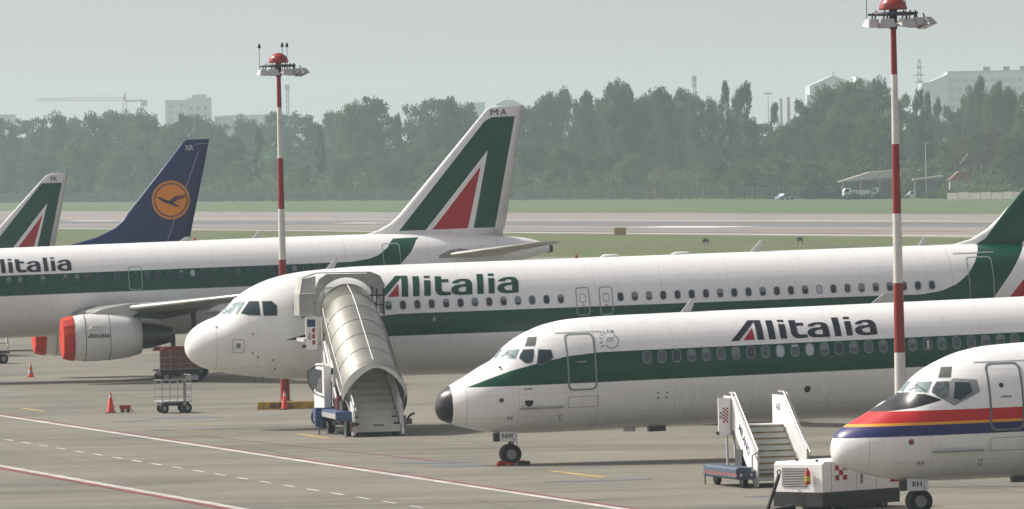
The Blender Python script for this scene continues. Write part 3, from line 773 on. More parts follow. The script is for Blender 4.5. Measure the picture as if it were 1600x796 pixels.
ma, S9 = narrowbody('white airliner with red covered engine and MA on its tail fin', (-31.52, 352.951, .203), 1.0, A319T, old_liv, 11.25, dict(fin=f319))
for sd in (-1, 1): engine(ma, 10.15, sd*5.75, 1.80, mat('nacelle white', (.72, .73, .71), .3, var=.06), True, sd < 0)
text_at('letter', 'M', .42, (31.48, -.14, 11.38), (1, 0, -.02), (0, 0, 1), navy, ma, .0, 1.3)
text_at('letter', 'A', .42, (31.92, -.14, 11.38), (1, 0, -.02), (0, 0, 1), navy, ma, .006, 1.0)
logotype(lambda nm, L2, mm: decal(nm, S9, L2, mm, ma, .008, .07), ma, navy, redp, 11.22, 4.82, .905, 1.05)
for k in range(-2, 9):
    cabin_window(S9, ma, 8.28+k*.524, 4.48, .25, .35, {1: pane_g, 6: pane_w}.get(k, pane_d if k % 3 else pane_g) if k != 6 else pane_g, frame_l2 := mat('dim window rim', (.05, .13, .11), .5), 'ab')
cabin_window(S9, ma, 13.27, 4.48, .25, .35, pane_d, frame_l2, 'ab')
for k in range(0, 18):
    cabin_window(S9, ma, 14.68+k*.528, 4.48, .25, .35, pane_w if k == 4 else pane_d if k % 4 else pane_g, frame_l2, 'ab')
ex = decal('overwing_exit', S9, [rrect(13.82, 14.42, 3.83, 4.86, .14)], old_liv, ma, .010, .09)
decal('exit_outline', S9, [rrect(13.80, 14.44, 3.81, 4.88, .15), rrect(13.835, 14.405, 3.845, 4.845, .13)[::-1]], lseal, ex, .015, .09)
cabin_window(S9, ma, 14.12, 4.48, .25, .35, pane_d, frame_l2, 'ab')
dd_ = decal('rear_door', S9, [rrect(25.75, 26.55, 3.75, 5.45, .12)], old_liv, ma, .012, .1, .3)
decal('door_seal', S9, [rrect(25.73, 26.57, 3.73, 5.47, .13), rrect(25.765, 26.535, 3.765, 5.435, .11)[::-1]], lseal, dd_, .018, .1, .3)
antenna(S9, ma, 20.0, .35, .25, .2); antenna(S9, ma, 16.7, .2, .5, .1)
MB().bar((17.2, 0, 5.93), (17.2, 0, 6.08), .06, .04).build('beacon', redp, ma)
decal('tail_access', S9, [[(28.4, 4.83), (28.9, 5.05), (29.4, 5.12), (30.3, 4.98), (30.3, 4.7), (28.4, 4.7)]], grey, ma, .006, .1, .3)

a3, S0 = narrowbody('white airliner with green lettering behind the covered stair truck, green tail cut off', (-12.182, 285.043, .01), .8, A320T, new_liv, 12.9, dict(fin=f320, tip=1.0, dz=.068, fh=.78))
for sd in (-1, 1): engine(a3, 11.9, sd*5.75, 1.80, MATS['nacelle white'], False, False)
def pane3(name, lp, m):
    f = decal(name, S0, [shrink(lp, -.02)], greyw, a3, .004, .08, .1)
    decal('pane', S0, [lp], m, f, .009, .08, .1)
pane3('windshield', [(1.38, 4.36), (1.78, 4.77), (2.21, 4.80), (1.87, 4.35)], cglass2)
pane3('side_window', [(1.99, 4.38), (2.33, 4.81), (2.66, 4.80), (2.66, 4.28), (2.23, 4.31)], cglass)
pane3('side_window', [(2.78, 4.79), (3.12, 4.79), (3.29, 4.62), (3.26, 4.26), (2.78, 4.27)], cglass)
logotype(lambda nm, L2, mm: decal(nm, S0, L2, mm, a3, .008, .07), a3, greenp, redp, 12.35, 4.78, 1.11, 1.22, .14)
for k in range(-5, 11):
    cabin_window(S0, a3, 8.5+k*.541, 4.48, .25, .35, pane_g if k in (4, 8) else pane_d, frame_g, 'a3')
for k in range(0, 23):
    cabin_window(S0, a3, 16.17+k*.541, 4.48, .25, .35, pane_w if k == 14 else pane_g if k in (16, 17) else pane_d, frame_g, 'a3')
for t0, t1 in ((14.48, 15.00), (15.36, 15.88)):
    ex = decal('overwing_exit', S0, [rrect(t0, t1, 3.84, 4.88, .12)], new_liv, a3, .010, .09)
    decal('exit_outline', S0, [rrect(t0, t1, 3.84, 4.88, .12), rrect(t0+.04, t1-.04, 3.88, 4.84, .09)[::-1]], frame_g, ex, .015, .09)
    cabin_window(S0, a3, (t0+t1)/2, 4.48, .25, .35, pane_d, frame_g, 'a3')
    decal('exit_mark', S0, [rrect((t0+t1)/2-.07, (t0+t1)/2+.07, 4.19, 4.22, .01)], redp, ex, .018, None)
for t0, t1 in ((5.02, 5.84), (29.55, 30.5)):
    d4 = decal('door', S0, [rrect(t0, t1, 3.35 if t0 < 9 else 3.7, 5.2 if t0 < 9 else 5.45, .12, slant=.0)], new_liv, a3, .012, .1, .3)
    lp = rrect(t0-.02, t1+.02, 3.33 if t0 < 9 else 3.68, 5.22 if t0 < 9 else 5.47, .13)
    decal('door_seal', S0, [lp, shrink(lp, .035)[::-1]], lseal, d4, .018, .1, .3)
decal('rain_gutter', S0, [rrect(29.1, 30.7, 5.60, 5.63, .01)], lseal, a3, .015, None, .3)
decal('static_plate', S0, [shrink(rrect(1.62, 2.04, 2.93, 3.43, .08), 0), shrink(rrect(1.62, 2.04, 2.93, 3.43, .08), .015)[::-1]], seal, a3, .006, .08, .15)
decal('static_ports', S0, [rrect(1.75, 1.91, 3.10, 3.28, .02)], grey, a3, .006, .08)
lg = MATS['logo grey']
decal('emblem', S0, [circle(4.02, 4.50, .15, 20), circle(4.02, 4.50, .135, 20)[::-1]], lg, a3, .008, .08)
decal('emblem', S0, [[(3.92, 4.46), (4.0, 4.58), (4.12, 4.55), (4.06, 4.44)]], lg, a3, .008, .08)
for t, z in ((2.55, 2.75), (3.1, 2.62), (3.2, 2.28), (1.1, 3.9), (2.35, 3.6), (2.35, 2.9)):
    decal('sensor', S0, [circle(t, z, .035, 8)], dgrey, a3, .02, None)
for t, z in ((1.80, 4.80), (2.0, 4.95)): MB().bar(S0.pt(t, z, 0), S0.pt(t-.03, z+.02, .12), .02, n=6).build('probe', dgrey, a3)
for t in (2.55, 2.85): MB().bar((t, -.3, 2.0), (t+.03, -.3, 1.80), .02, n=6).build('drain_mast', dgrey, a3)
antenna(S0, a3, 5.55, .42, .3, .25); antenna(S0, a3, 21.7, .45, .34, .3); antenna(S0, a3, 28.15, .30, .3, .12)
decal('light_port', S0, [rrect(9.05, 9.15, 3.85, 3.97, .02)], lseal, a3, .008, None)
MB().lathe([(-.4, .02), (-.25, .10), (.25, .10), (.4, .02)], (16.2, 0, 5.95), 'x', 12).build('roof_blister', white, a3, True)
MB().lathe([(-.4, .02), (-.25, .10), (.25, .10), (.4, .02)], (18.9, 0, 5.95), 'x', 12).build('roof_blister', white, a3, True)
MB().bar((14.9, 0, 5.95), (14.9, 0, 6.08), .06, .04).build('beacon', redp, a3)
g = MB(); g.bar((5.07, 0, 2.0), (5.07, 0, .4), .08); g.bar((5.07, -.3, .38), (5.07, .3, .38), .06); g.build('nose_gear_leg', grey, a3)
for y in (-.24, .24): wheel(a3, (5.07, y, .38), .38, .2, 'y')
for rr, t, lift in ((ma, 16.5, -.19-.2), (a3, 17.7, -.18)):
    for sd in (-1, 1):
        MB().bar((t, sd*3.8, 2.8), (t, sd*3.8, .6+lift), .12).build('main_gear_leg', dgrey, rr)
        for q in (-.46, .46): wheel(rr, (t, sd*3.8+q, .54+lift), .54, .4, 'y')
g = MB(); g.bar((5.07, 0, 2.0), (5.07, 0, .2), .08); g.build('nose_gear_leg', grey, ma)
for y in (-.24, .24): wheel(ma, (5.07, y, .18), .38, .2, 'y')

# ------------------------------------------------------------------ two airliners seen only by their tails
def taildrop(label, o, att, L, hw, zt, zb, fin, liv):
    r = root_at('distant_airliner', label, o, att, 4)
    k = L/33.84
    tab = [(0, (zt+zb)/2-.38, (zt+zb)/2-.42, .03, (zt+zb)/2-.4), (.3*k, zt-1.6, zb+.9, .7, (zt+zb)/2-.35), (2*k, zt-.7, zb+.25, hw*.75, (zt+zb)/2-.2), (5*k, zt, zb, hw, (zt+zb)/2), (10, zt, zb, hw, (zt+zb)/2), (L*.68, zt, zb, hw, (zt+zb)/2), (L*.84, zt-.08, zb+(zt-zb)*.4, hw*.7, zt-1.1), (L*.97, zt-.5, zt-1.2, .35, zt-.85), (L, zt-.7, zt-1.0, .1, zt-.85)]
    S = Surf(tab); S.mesh('fuselage', liv[0], r, n=32)
    loft('tail_fin', fin, liv[1], r)
    for sd in (-1, 1):
        loft('wing', [(L*.36, L*.53, (sd*.6, zb+.5), .6, 'z'), (L*.52, L*.57, (sd*L*.42, zb+1.5), .14, 'z')], lgrey, r)
        loft('tailplane', [(L*.87, L*.97, (sd*.3, zt-.6), .3, 'z'), (L*.965, L*1.01, (sd*L*.17, zt-.2), .1, 'z')], lgrey, r)
        MB().lathe([(0, .7), (.3, .82), (2.4, .75), (3.2, .5)], (L*.33, sd*4.6, zb+.1), 'x', 20).build('engine_nacelle', greyw, r, True)
        MB().bar((L*.5, sd*2.6, zb+.6), (L*.5, sd*2.6, -.1), .1).build('main_gear_leg', dgrey, r)
        wheel(r, (L*.5, sd*2.6, .15), .5, .4, 'y')
    MB().bar((4, 0, zb+.6), (4, 0, .35), .08).build('nose_gear_leg', dgrey, r)
    wheel(r, (4, 0, .35), .35, .3, 'y')
    return r, S
navyblue = (.010, .020, .105)
plainw = livery('plain white livery', [], grime_shade=1.0)
def diag(p, q, w):
    a = Vector(p); b = Vector(q); n = Vector((-(b-a).y, (b-a).x)).normalized()*w/2
    return [tuple(a-n), tuple(b-n), tuple(b+n), tuple(a+n)]
xr_liv = livery('blue tail with orange disc', [
    ((.30, .32, .36), 'poly', diag((32.39, 10.26), (30.49, 5.36), .035)), ((.30, .32, .36), 'poly', diag((32.15, 10.60), (33.05, 10.64), .04)),
    ((.62, .24, .04), 'circ', (30.76, 7.60, 0, 1.06)), ((.05, .03, .04), 'circ', (30.76, 7.60, .86, .925)), ((.78, .27, .015), 'circ', (30.76, 7.60, 0, .86))], base=navyblue, grime_shade=0)
xr, SX = taildrop('airliner behind, its blue tail showing an orange disc with a flying crane and XR', (-48.751, 413.801, 0), .8, 33.0, 1.88, 5.25, 1.3,
    [(24.9, 31.75, (0, 5.0), .3, 'y'), (25.1, 31.75, (0, 5.33), .3, 'y'), (26.59, 31.8, (0, 5.69), .3, 'y'), (27.66, 31.9, (0, 6.18), .35, 'y'), (28.1, 32.0, (0, 6.58), .4, 'y'), (28.4, 32.1, (0, 7.0), .42, 'y'), (31.55, 32.98, (0, 10.74), .18, 'y'), (31.75, 33.0, (0, 10.86), .1, 'y')], (plainw, xr_liv))
dark = mat('crane dark blue', (.012, .02, .05), .5)
bird = [(29.96, 7.80), (30.20, 7.76), (30.45, 7.62), (30.66, 7.56), (30.78, 7.62), (30.92, 7.76), (31.10, 7.82), (31.34, 7.81), (31.58, 7.86), (31.50, 7.72), (31.30, 7.64), (31.12, 7.60), (30.95, 7.50), (30.88, 7.44), (31.05, 7.34), (31.26, 7.20), (31.05, 7.24), (30.82, 7.33), (30.62, 7.42), (30.42, 7.47), (30.22, 7.60)]
V, Fc = flat_mesh([bird], None)
mesh_obj('crane_emblem', [(a, -.20, b) for a, b in V], Fc, dark, xr)
for q, s in ((7.74, 0), (7.67, .05)):
    V, Fc = flat_mesh([diag((31.02+s, q), (31.46+s, q+.02), .025)], None); mesh_obj('crane_feather', [(a, -.21, b) for a, b in V], Fc, orange, xr)
text_at('letter', 'XR', .38, (31.86, -.13, 10.42), (1, 0, 0), (0, 0, 1), mat('pale lettering', (.6, .62, .65), .5), xr, .03, .92)
fk_liv = livery('green tail with red triangle', [
    (GREEN, 'poly', [(24.3, 4.4), (27.87, 8.62), (29.09, 8.62), (28.1, 4.4)]),
    (base_w, 'poly', [(25.65, 4.4), (28.18, 7.46), (27.36, 4.4)]),
    (RED, 'poly', [(25.95, 4.4), (27.89, 6.79), (27.13, 4.4)])], base=(.72, .73, .72), grime_shade=0)
fk, SF = taildrop('leftmost airliner, only its green and red tail fin marked FK showing', (-55.072, 449.446, 0), .8, 29.5, 1.5, 4.7, 1.3,
    [(22.5, 28.5, (0, 4.3), .3, 'y'), (24.1, 28.55, (0, 4.9), .35, 'y'), (28.0, 29.42, (0, 8.93), .16, 'y'), (28.2, 29.45, (0, 9.10), .12, 'y'), (28.5, 29.49, (0, 9.19), .08, 'y')], (plainw, fk_liv))
text_at('letter', 'FK', .38, (28.62, -.10, 8.86), (1, 0, 0), (0, 0, 1), navy, fk, .01, .92)

# ------------------------------------------------------------------ floodlight masts
def mast(label, x, y, band, base_h, r0, ant):
    r = empty('floodlight_mast', label, 'light mast', (x, y, 0), group='red and white floodlight masts')
    H = 13.85; z = 0; k = 0
    cuts = [0, base_h]
    while cuts[-1]+band < H-.8: cuts.append(cuts[-1]+band)
    cuts.append(H)
    rad = lambda q: r0*(1-.58*min(1, q/H))
    rp = mat('mast red', (.25, .010, .012), .4, var=.08); wp = mat('mast white', (.62, .62, .58), .45, var=.06)
    for a, b in zip(cuts, cuts[1:]):
        MB().lathe([(a, rad(a)), (b, rad(b))], (0, 0, 0), 'z', 20).build('mast_section', rp if k % 2 == 0 else wp, r, True); k += 1
    MB().lathe([(0, .32), (.05, .32), (.05, .2)], (0, 0, 0), 'z', 16).build('base_plate', grey, r)
    dome = [(14.02, .001), (14.02, .42)]+[(14.02+.42*math.sin(R(a)), .42*math.cos(R(a))) for a in range(5, 91, 8)]+[(14.44, .001)]
    MB().lathe(dome, (0, 0, 0), 'z', 28).build('warning_dome', mat('dome red', (.30, .03, .02), .25, var=.05), r, True)
    MB().bar((0, 0, 13.45), (0, 0, 14.05), .12, n=12).build('mast_head', mat('dark red', (.08, .01, .012), .5), r)
    fr = MB(); fr.lathe([(13.85, .60), (13.90, .62), (13.95, .60), (13.90, .58), (13.85, .60)], (0, 0, 0), 'z', 20)
    for a in range(0, 180, 45): fr.bar((math.cos(R(a))*.62, math.sin(R(a))*.62, 13.9), (-math.cos(R(a))*.62, -math.sin(R(a))*.62, 13.9), .03, n=6)
    fr.bar((-.75, -.2, 13.88), (.72, -.2, 13.92), .035, n=6)
    for q in (-.55, -.3, .25, .45, .6): fr.bar((q, -.25, 13.72), (q+.05, -.2, 14.0), .025, n=5)
    fr.build('ring_frame', dgrey, r)
    for px, py, rz, tilt, sc in ((-.64, -.30, 24, 8, .66), (-.19, -.60, -4, 4, .84), (.36, -.50, 28, 8, .8), (.62, .30, 120, 12, .85), (.98, -.08, 62, -22, .9), (.70, -.30, 48, -10, .8), (-.15, .60, 180, 8, .85)):
        M = Matrix.Translation((px, py, 13.62)) @ Matrix.Rotation(R(rz), 4, 'Z') @ Matrix.Rotation(R(tilt), 4, 'X') @ Matrix.Scale(sc, 4, (1, 0, 0))
        b = MB()
        tp = [(-.30, -.20, -.10), (.30, -.20, -.10), (.30, .24, -.10), (-.30, .24, -.10), (-.22, -.12, .14), (.22, -.12, .14), (.18, .16, .12), (-.18, .16, .12)]
        b.add([M @ Vector(q) for q in tp], [(0, 3, 2, 1), (4, 5, 6, 7), (0, 1, 5, 4), (2, 3, 7, 6), (0, 4, 7, 3), (1, 2, 6, 5)])
        h = b.build('floodlight', lgrey, r)
        MB().add([M @ Vector(q) for q in ((-.26, -.17, -.105), (.26, -.17, -.105), (.26, .2, -.105), (-.26, .2, -.105))], [(0, 3, 2, 1)]).build('lens', mat('lamp lens', (.35, .33, .28), .2), h)
        MB().bar(M @ Vector((0, 0, .1)), M @ Vector((0, 0, .3)), .025, n=6).build('bracket', dgrey, h)
    for px, py, hh in ant:
        c = MB().bar((px, py, 13.7), (px, py, 13.7+hh), .012, n=6); o = c.build('antenna_rod', dgrey, r)
        MB().lathe([(0, .03), (.03, .065), (.12, .06), (.2, .02), (.21, .001)], (px, py, 13.7+hh-.02), 'z', 10).build('antenna_tip', blackp, o)
    return r
mast('left red and white floodlight mast, standing behind the nose of the green lettered airliner', -9.50, 317.7, 2.1, 1.68, .20, [(-.78, -.1, .95), (.17, -.1, .98), (.36, .1, .98)])
mast('right and nearer red and white floodlight mast, rising beside the striped nose', 11.32, 225.4, 2.04, 1.92, .19, [(-.78, -.1, .95), (.36, -.1, .95)])
bar_ = empty('barrier_block', 'long worn yellow concrete block at the foot of the left mast', 'barrier', (-9.0, 307.9, 0), (0, 0, R(2)))
MB().prism([(-1.35, 0), (1.6, 0), (1.6, .30), (-1.30, .30)], 'y', 0, .45).build('body', yellow, bar_)
MB().box(-.85, .1, -.006, -.002, .07, .23).build('worn_patch', mat('bare concrete patch', (.26, .15, .11), .9, var=.3, scale=5), bar_)

# ------------------------------------------------------------------ cones
def cone(label, x, y, h, striped):
    r = empty('traffic_cone', label, 'traffic cone', (x, y, 0), group='traffic cones on the apron')
    w = h*.20
    body = MB().lathe([(.03, w), (h*.97, w*.16), (h, .001)], (0, 0, 0), 'z', 20).build('body', conered, r, True)
    MB().box(-w*1.15, w*1.15, -w*1.15, w*1.15, .0, .045).build('base', conered if striped else dgrey, r)
    rr = lambda q: w+(w*.16-w)*(q-.03)/(h*.97-.03)+.004
    for a, b in (((.26, .50), (.66, .86)) if striped else ((.73, .86),)):
        MB().lathe([(h*a, rr(h*a)), (h*b, rr(h*b))], (0, 0, 0), 'z', 20).build('band', mat('dull white band', (.45, .46, .42), .6) if striped else wline, body, True)
    return r
cone('plain red cone on the open apron beside a small red trolley', -16.19, 307.4, .86, False)
cone('red and white striped cone below the far covered engine', -22.82, 362.3, .72, True)
cone('plain red cone in front of the yellow block at the left mast', -9.21, 307.2, .76, False)
ch = empty('towbar_trolley', 'tiny red box on small wheels beside the plain red cone', 'trolley', (-15.62, 307.8, 0), (0, 0, R(-4)))
MB().box(-.22, .20, -.12, .12, .14, .30).build('body', redp, ch)
MB().bar((.16, 0, .2), (.30, 0, .05), .02).build('handle', grey, ch)
for x in (-.12, .10): wheel(ch, (x, -.10, .07), .07, .08, 'y'); wheel(ch, (x, .10, .07), .07, .08, 'y')

# ------------------------------------------------------------------ baggage carts
wire = mat('galvanised wire', (.36, .38, .37), .5, .4)
cg = empty('cage_cart', 'empty wire cage cart with grey deck standing alone on the apron', 'baggage cart', (-13.62, 306.2, 0), (0, 0, R(14)))
cg.scale = (.88, 1, 1)
MB().box(-.70, .70, -.65, .75, .44, .50).build('deck', lgrey, cg)
MB().box(-.62, .62, -.45, .55, .30, .43).build('chassis', dgrey, cg)
for x, y in ((-.55, -.55), (-.45, .55), (.52, -.55), (.52, .55)): wheel(cg, (x, y, .20), .20, .11, 'y')
b = MB()
for y in (-.64, .74):
    for x in (-.69, -.32, .05, .40, .69): b.bar((x, y, .5), (x, y, 1.32), .016, n=6)
    for z in (.66, .98, 1.32): b.bar((-.69, y, z), (.69, y, z), .014, n=6)
b.build('side_rails', wire, cg)
b = MB()
for k in range(6):
    b.bar((.69, -.64+k*.276, .5), (.69, -.64+k*.276, 1.52), .012, n=6)
for z in (.8, 1.15, 1.52): b.bar((.69, -.64, z), (.69, .74, z), .014, n=6)
b.build('end_rails', wire, cg)
MB().bar((-.69, -.64, 1.32), (-.69, .74, 1.32), .014, n=6).build('top_rail', wire, cg)
MB().box(.30, .44, -.70, -.66, .30, 1.28).build('drawbar', grey, cg)

rc = empty('covered_cart', 'red curtained baggage cart with sloping red roof behind the white nose', 'baggage cart', (-15.35, 349.3, 0), (0, 0, R(16)))
MB().box(-.95, .98, -.7, .7, .52, .60).build('deck', dgrey, rc)
MB().box(-.85, .95, -.5, .5, .34, .50).build('chassis', blackp, rc)
for x, y in ((-.65, -.6), (.70, -.6), (-.65, .6), (.70, .6)): wheel(rc, (x, y, .26), .26, .14, 'y')
MB().prism([(-.98, 1.46), (-.78, 1.62), (.82, 1.62), (.98, 1.46)], 'y', -.76, .72).build('roof', rustr, rc)
b = MB()
for x in (-.93, -.45, .02, .48, .80):
    for z0, z1 in ((.62, .86), (.88, 1.14), (1.16, 1.44)):
        if x < .7: b.box(x+.01, x+.45, -.69, -.685, z0, z1)
b.box(.82, .825, -.68, .68, .65, 1.44)
b.build('curtain', pinkn, rc)
b = MB()
for x in (-.94, -.46, .01, .47, .82): b.bar((x, -.71, .58), (x, -.71, 1.48), .022, n=6)
for z in (.62, .87, 1.15, 1.46): b.bar((-.94, -.71, z), (.82, -.71, z), .018, n=6)
for z in (.8, 1.2): b.bar((.85, -.7, z), (.85, .7, z+.1), .018, n=6)
b.bar((.85, -.7, .6), (1.2, .2, .75), .03); b.bar((.84, .7, .6), (.84, .7, 1.46), .02, n=6)
b.build('frame', wire, rc)
MB().bar((-1.02, -.6, .42), (-.86, -.5, .64), .05).build('coupling', lgrey, rc)
hd = MB().box(.2, .75, -1.1, -.75, .12, .30); hd.build('towing_head', lgrey, rc)
lc = empty('flat_dolly', 'dark baggage dolly cut by the left edge with thin upright rails', 'baggage cart', (-26.0, 388.9, 0), (0, 0, R(15)))
MB().box(-3.0, .35, -.7, .8, .52, .66).build('deck', dgrey, lc)
b = MB()
for x in (.25, -.9, -2.0): b.bar((x, -.68, .6), (x, -.68, 1.6), .03, n=6)
for z in (1.05, 1.6): b.bar((-3, -.68, z), (.3, -.68, z), .025, n=6)
b.bar((.3, -.6, .66), (.42, .7, 1.3), .03)
b.build('rails', grey, lc)
for x in (0.02, -2.2): wheel(lc, (x, -.62, .25), .25, .16, 'y'); wheel(lc, (x, .7, .25), .25, .16, 'y')

# ------------------------------------------------------------------ covered stair truck
st = empty('covered_stair_truck', 'passenger stair truck with translucent barrel canopy docked at the white airliner', 'stair truck', (-4.9, 275.1, 0), (0, 0, R(9.3)))
RISE, RUN = .245, .49
for k in range(13):
    y0 = .05+k*RUN; z = .18+(k+1)*RISE
    b = MB(); b.box(-.80, .80, y0, y0+RUN+.03, z-.045, z); b.box(-.80, .80, y0+.03, y0+.05, z-RISE, z-.046)
    b.build('step', [creamp], st)
for sx in (-1, 1):
    MB().prism([(-.05, .10), (.10, .95), (6.5, 4.25), (6.9, 4.2), (6.9, 3.2), (.35, .0)], 'x', sx*.84, sx*.92).build('stringer', white, st)
    b = MB()
    b.bar((sx*.86, .0, .30), (sx*.86, .05, 1.15), .03); b.bar((sx*.86, .05, 1.15), (sx*.86, 6.6, 4.5), .03)
    b.bar((sx*.80, .05, .95), (sx*.80, 6.6, 4.25), .02)
    for k in range(7): b.bar((sx*.86, .3+k, .6+k*.5), (sx*.86, .3+k, 1.27+k*.512), .018, n=6)
    b.build('handrail', greyw, st)
path = [(1.15, 1.52, 1.14), (2.2, 2.03, 1.13), (3.25, 2.54, 1.12), (4.3, 3.05, 1.11), (5.35, 3.56, 1.09), (6.4, 4.02, 1.05), (7.55, 4.42, .96)]
def arc(y, z, r, a0=-38, a1=218, n=30, dy=.5):
    return [Vector((r*math.cos(R(a0+(a1-a0)*k/n)), y+dy*(-math.sin(R(a0+(a1-a0)*k/n)))*r*.45, z+r*math.sin(R(a0+(a1-a0)*k/n)))) for k in range(n+1)]
for (y0, z0, r0), (y1, z1, r1) in zip(path, path[1:]):
    A = arc(y0, z0, r0); B = arc(y1, z1, r1); n = len(A)
    A2 = [p+Vector((0, 0, -.012)) for p in arc(y0, z0, r0-.02)]; B2 = arc(y1, z1, r1-.02)
    vs = A+B+A2+B2
    fs = [(i, i+1, n+i+1, n+i) for i in range(n-1)]+[(2*n+i, 3*n+i, 3*n+i+1, 2*n+i+1) for i in range(n-1)]
    mesh_obj('canopy_panel', vs, fs, skin, st, True)
def tube(name, pts, r, m, parent, n=6):
    b = MB()
    for p, q in zip(pts, pts[1:]): b.bar(p, q, r, n=n)
    return b.build(name, m, parent)
for (y, z, r) in path[1:]: tube('canopy_rib', arc(y, z, r+.006, n=22), .012, grey, st)
for ang, mm, rr in ((90, white, .018), (166, white, .014), (14, grey, .012), (-38, grey, .02), (218, grey, .02)):
    pts = [Vector((r*math.cos(R(ang))*1.005, y-.5*math.sin(R(ang))*r*.45, z+(r+.008)*math.sin(R(ang)))) for y, z, r in path]
    tube('canopy_rail', pts, rr, mm, st)
# flared hood ring at the foot of the canopy
A = arc(1.22, 1.58, 1.17, -48, 228); B = arc(.92, 1.38, 1.20, -48, 228); n = len(A)
C_ = [p.copy() for p in arc(.80, 1.30, 1.16, 12, 168)]
mesh_obj('hood_ring', A+B, [(i, i+1, n+i+1, n+i) for i in range(n-1)], mat('dull ring', (.22, .23, .20), .35, .3), st, True)
fr0 = arc(.92, 1.385, 1.185, 5, 175, 24); fr1 = []
for k, p in enumerate(fr0):
    u = k/24; dz = .16+.06*math.sin(u*9)+(.14 if u > .5 else 0)*(math.sin((u-.5)*6.28))
    fr1.append(Vector((p.x*.97, p.y-.02, p.z-dz)))
mesh_obj('hood_fringe', fr0+fr1, [(i, i+1, 25+i+1, 25+i) for i in range(24)], mat('white plastic fringe', (.72, .74, .68), .4), st, True)
for sx in (-1, 1): tube('hood_stay', [(sx*.86, .1, .5), (sx*1.0, .6, 1.1), (sx*1.1, 1.1, 1.5)], .025, grey, st)
# gantry cabin at the aircraft end
arch = [(-1.14, 4.28), (-1.14, 5.25), (-1.0, 5.58), (-.72, 5.76), (.9, 5.76), (1.22, 5.62), (1.40, 5.25), (1.40, 4.28), (1.22, 4.28), (1.15, 5.0)]
arch += [(1.12*math.cos(R(a)), 4.50+1.12*math.sin(R(a))) for a in range(20, 161, 10)]+[(-1.10, 4.9)]
MB().prism(arch, 'y', 7.55, 7.62).build('gantry_front', skin2, st)
top = [(-1.75, 5.05), (-1.62, 5.62), (-1.1, 5.80), (.9, 5.79), (1.24, 5.64), (1.43, 5.25)]
vs = [(x, 7.5, z) for x, z in top]+[(x, 9.0, z) for x, z in top]
mesh_obj('gantry_roof', vs, [(i, i+1, 6+i+1, 6+i) for i in range(5)], skin2, st, False)
tube('gantry_edge', [(-1.72, 7.5, 5.08), (-1.62, 7.5, 5.63), (-1.1, 7.5, 5.81), (.9, 7.5, 5.80), (1.24, 7.5, 5.65), (1.43, 7.5, 5.26)], .02, grey, st)
MB().box(-1.75, -1.14, 7.55, 7.60, 4.25, 5.06).build('gantry_side_panel', skin2, st)
MB().box(-1.76, -1.72, 7.6, 9.0, 4.25, 5.06).build('gantry_side_panel', skin2, st)
MB().box(1.36, 1.40, 7.6, 9.0, 4.25, 5.25).build('gantry_side_panel', skin2, st)
MB().prism([(-1.72, 5.08), (-1.14, 5.08), (-1.14, 5.7), (-1.6, 5.6)], 'y', 7.56, 7.61).build('gantry_side_panel', greyw, st)
b = MB()
for x, z0, z1 in ((.95, 4.6, 5.3), (1.12, 4.3, 5.2), (1.38, 4.2, 5.2)): b.bar((x, 7.52, z0), (x, 7.52, z1), .03)
b.bar((.85, 7.52, 4.95), (1.4, 7.52, 4.95), .03); b.bar((.95, 7.52, 4.6), (1.4, 7.52, 4.6), .02)
b.build('gantry_frame', dgrey, st)
MB().bar((-1.72, 7.52, 4.2), (-1.14, 7.52, 4.2), .03).build('gantry_sill', dgrey, st)
MB().box(-1.7, 1.4, 7.0, 9.0, 3.30, 3.42).build('gantry_floor', greyw, st)
MB().box(-1.42, -1.0, 7.5, 7.54, 3.42, 4.3).build('kick_panel', greyw, st)
bx = MB().box(-1.30, -.94, 7.15, 7.5, 3.14, 4.22).build('control_cabinet', creamp, st)
sg_ = MB().box(-1.62, -1.20, 6.95, 7.03, 3.02, 4.22).build('sign_panel', white, st)
MB().box(-1.56, -1.26, 6.94, 6.947, 3.85, 4.12).build('blue_label', dblue, sg_)
for k in range(3): MB().box(-1.38, -1.28, 6.94, 6.947, 3.2+.22*k, 3.36+.22*k).build('red_label', redp, sg_)
text_at('letter', 'SEA', .17, (-1.48, 6.944, 3.5), (0, 0, 1), (-1, 0, 0), rline, sg_, .01)
MB().box(-1.75, -1.62, 6.9, 7.0, 3.08, 3.2).build('lamp', dgrey, sg_)
# lifting legs and chassis
b = MB()
b.bar((-.98, 6.9, 3.3), (-1.0, 5.2, 1.0), .07); b.bar((.98, 6.9, 3.3), (1.0, 5.2, 1.0), .07); b.bar((-.98, 6.6, 3.3), (-.98, 3.0, .8), .05)
b.bar((-1.0, 7.0, 4.2), (-1.0, 6.9, 2.4), .05)
b.build('lift_leg', greyw, st)
MB().box(-1.05, 1.05, 1.7, 7.6, .55, .72).build('chassis', dgrey, st)
MB().box(-.8, .8, 2.9, 4.6, .72, 1.3).build('engine_cover', dgrey, st)
cab = MB().prism([(4.9, .6), (4.9, 2.35), (5.1, 2.55), (7.0, 2.5), (7.5, 1.6), (7.55, .6)], 'x', -1.28, 1.15).build('cab', white, st)
MB().box(-1.0, 1.1, 4.86, 4.90, .75, 2.38).build('rear_window', blackp, cab)
MB().prism([(5.3, 1.45), (5.3, 2.3), (6.7, 2.3), (7.1, 1.5)], 'x', -1.30, -1.285).build('side_window', glass, cab)
MB().box(-1.27, -1.02, 4.84, 4.88, .7, 2.45).build('corner_post', white, cab)
mr = MB(); mr.prism([(-1.66+.19*math.cos(R(a)), 2.02+.42*math.sin(R(a))) for a in range(0, 360, 30)], 'y', 4.9, 4.94)
mo = mr.build('mirror', mat('mirror glass', (.28, .32, .32), .15, .4), st)
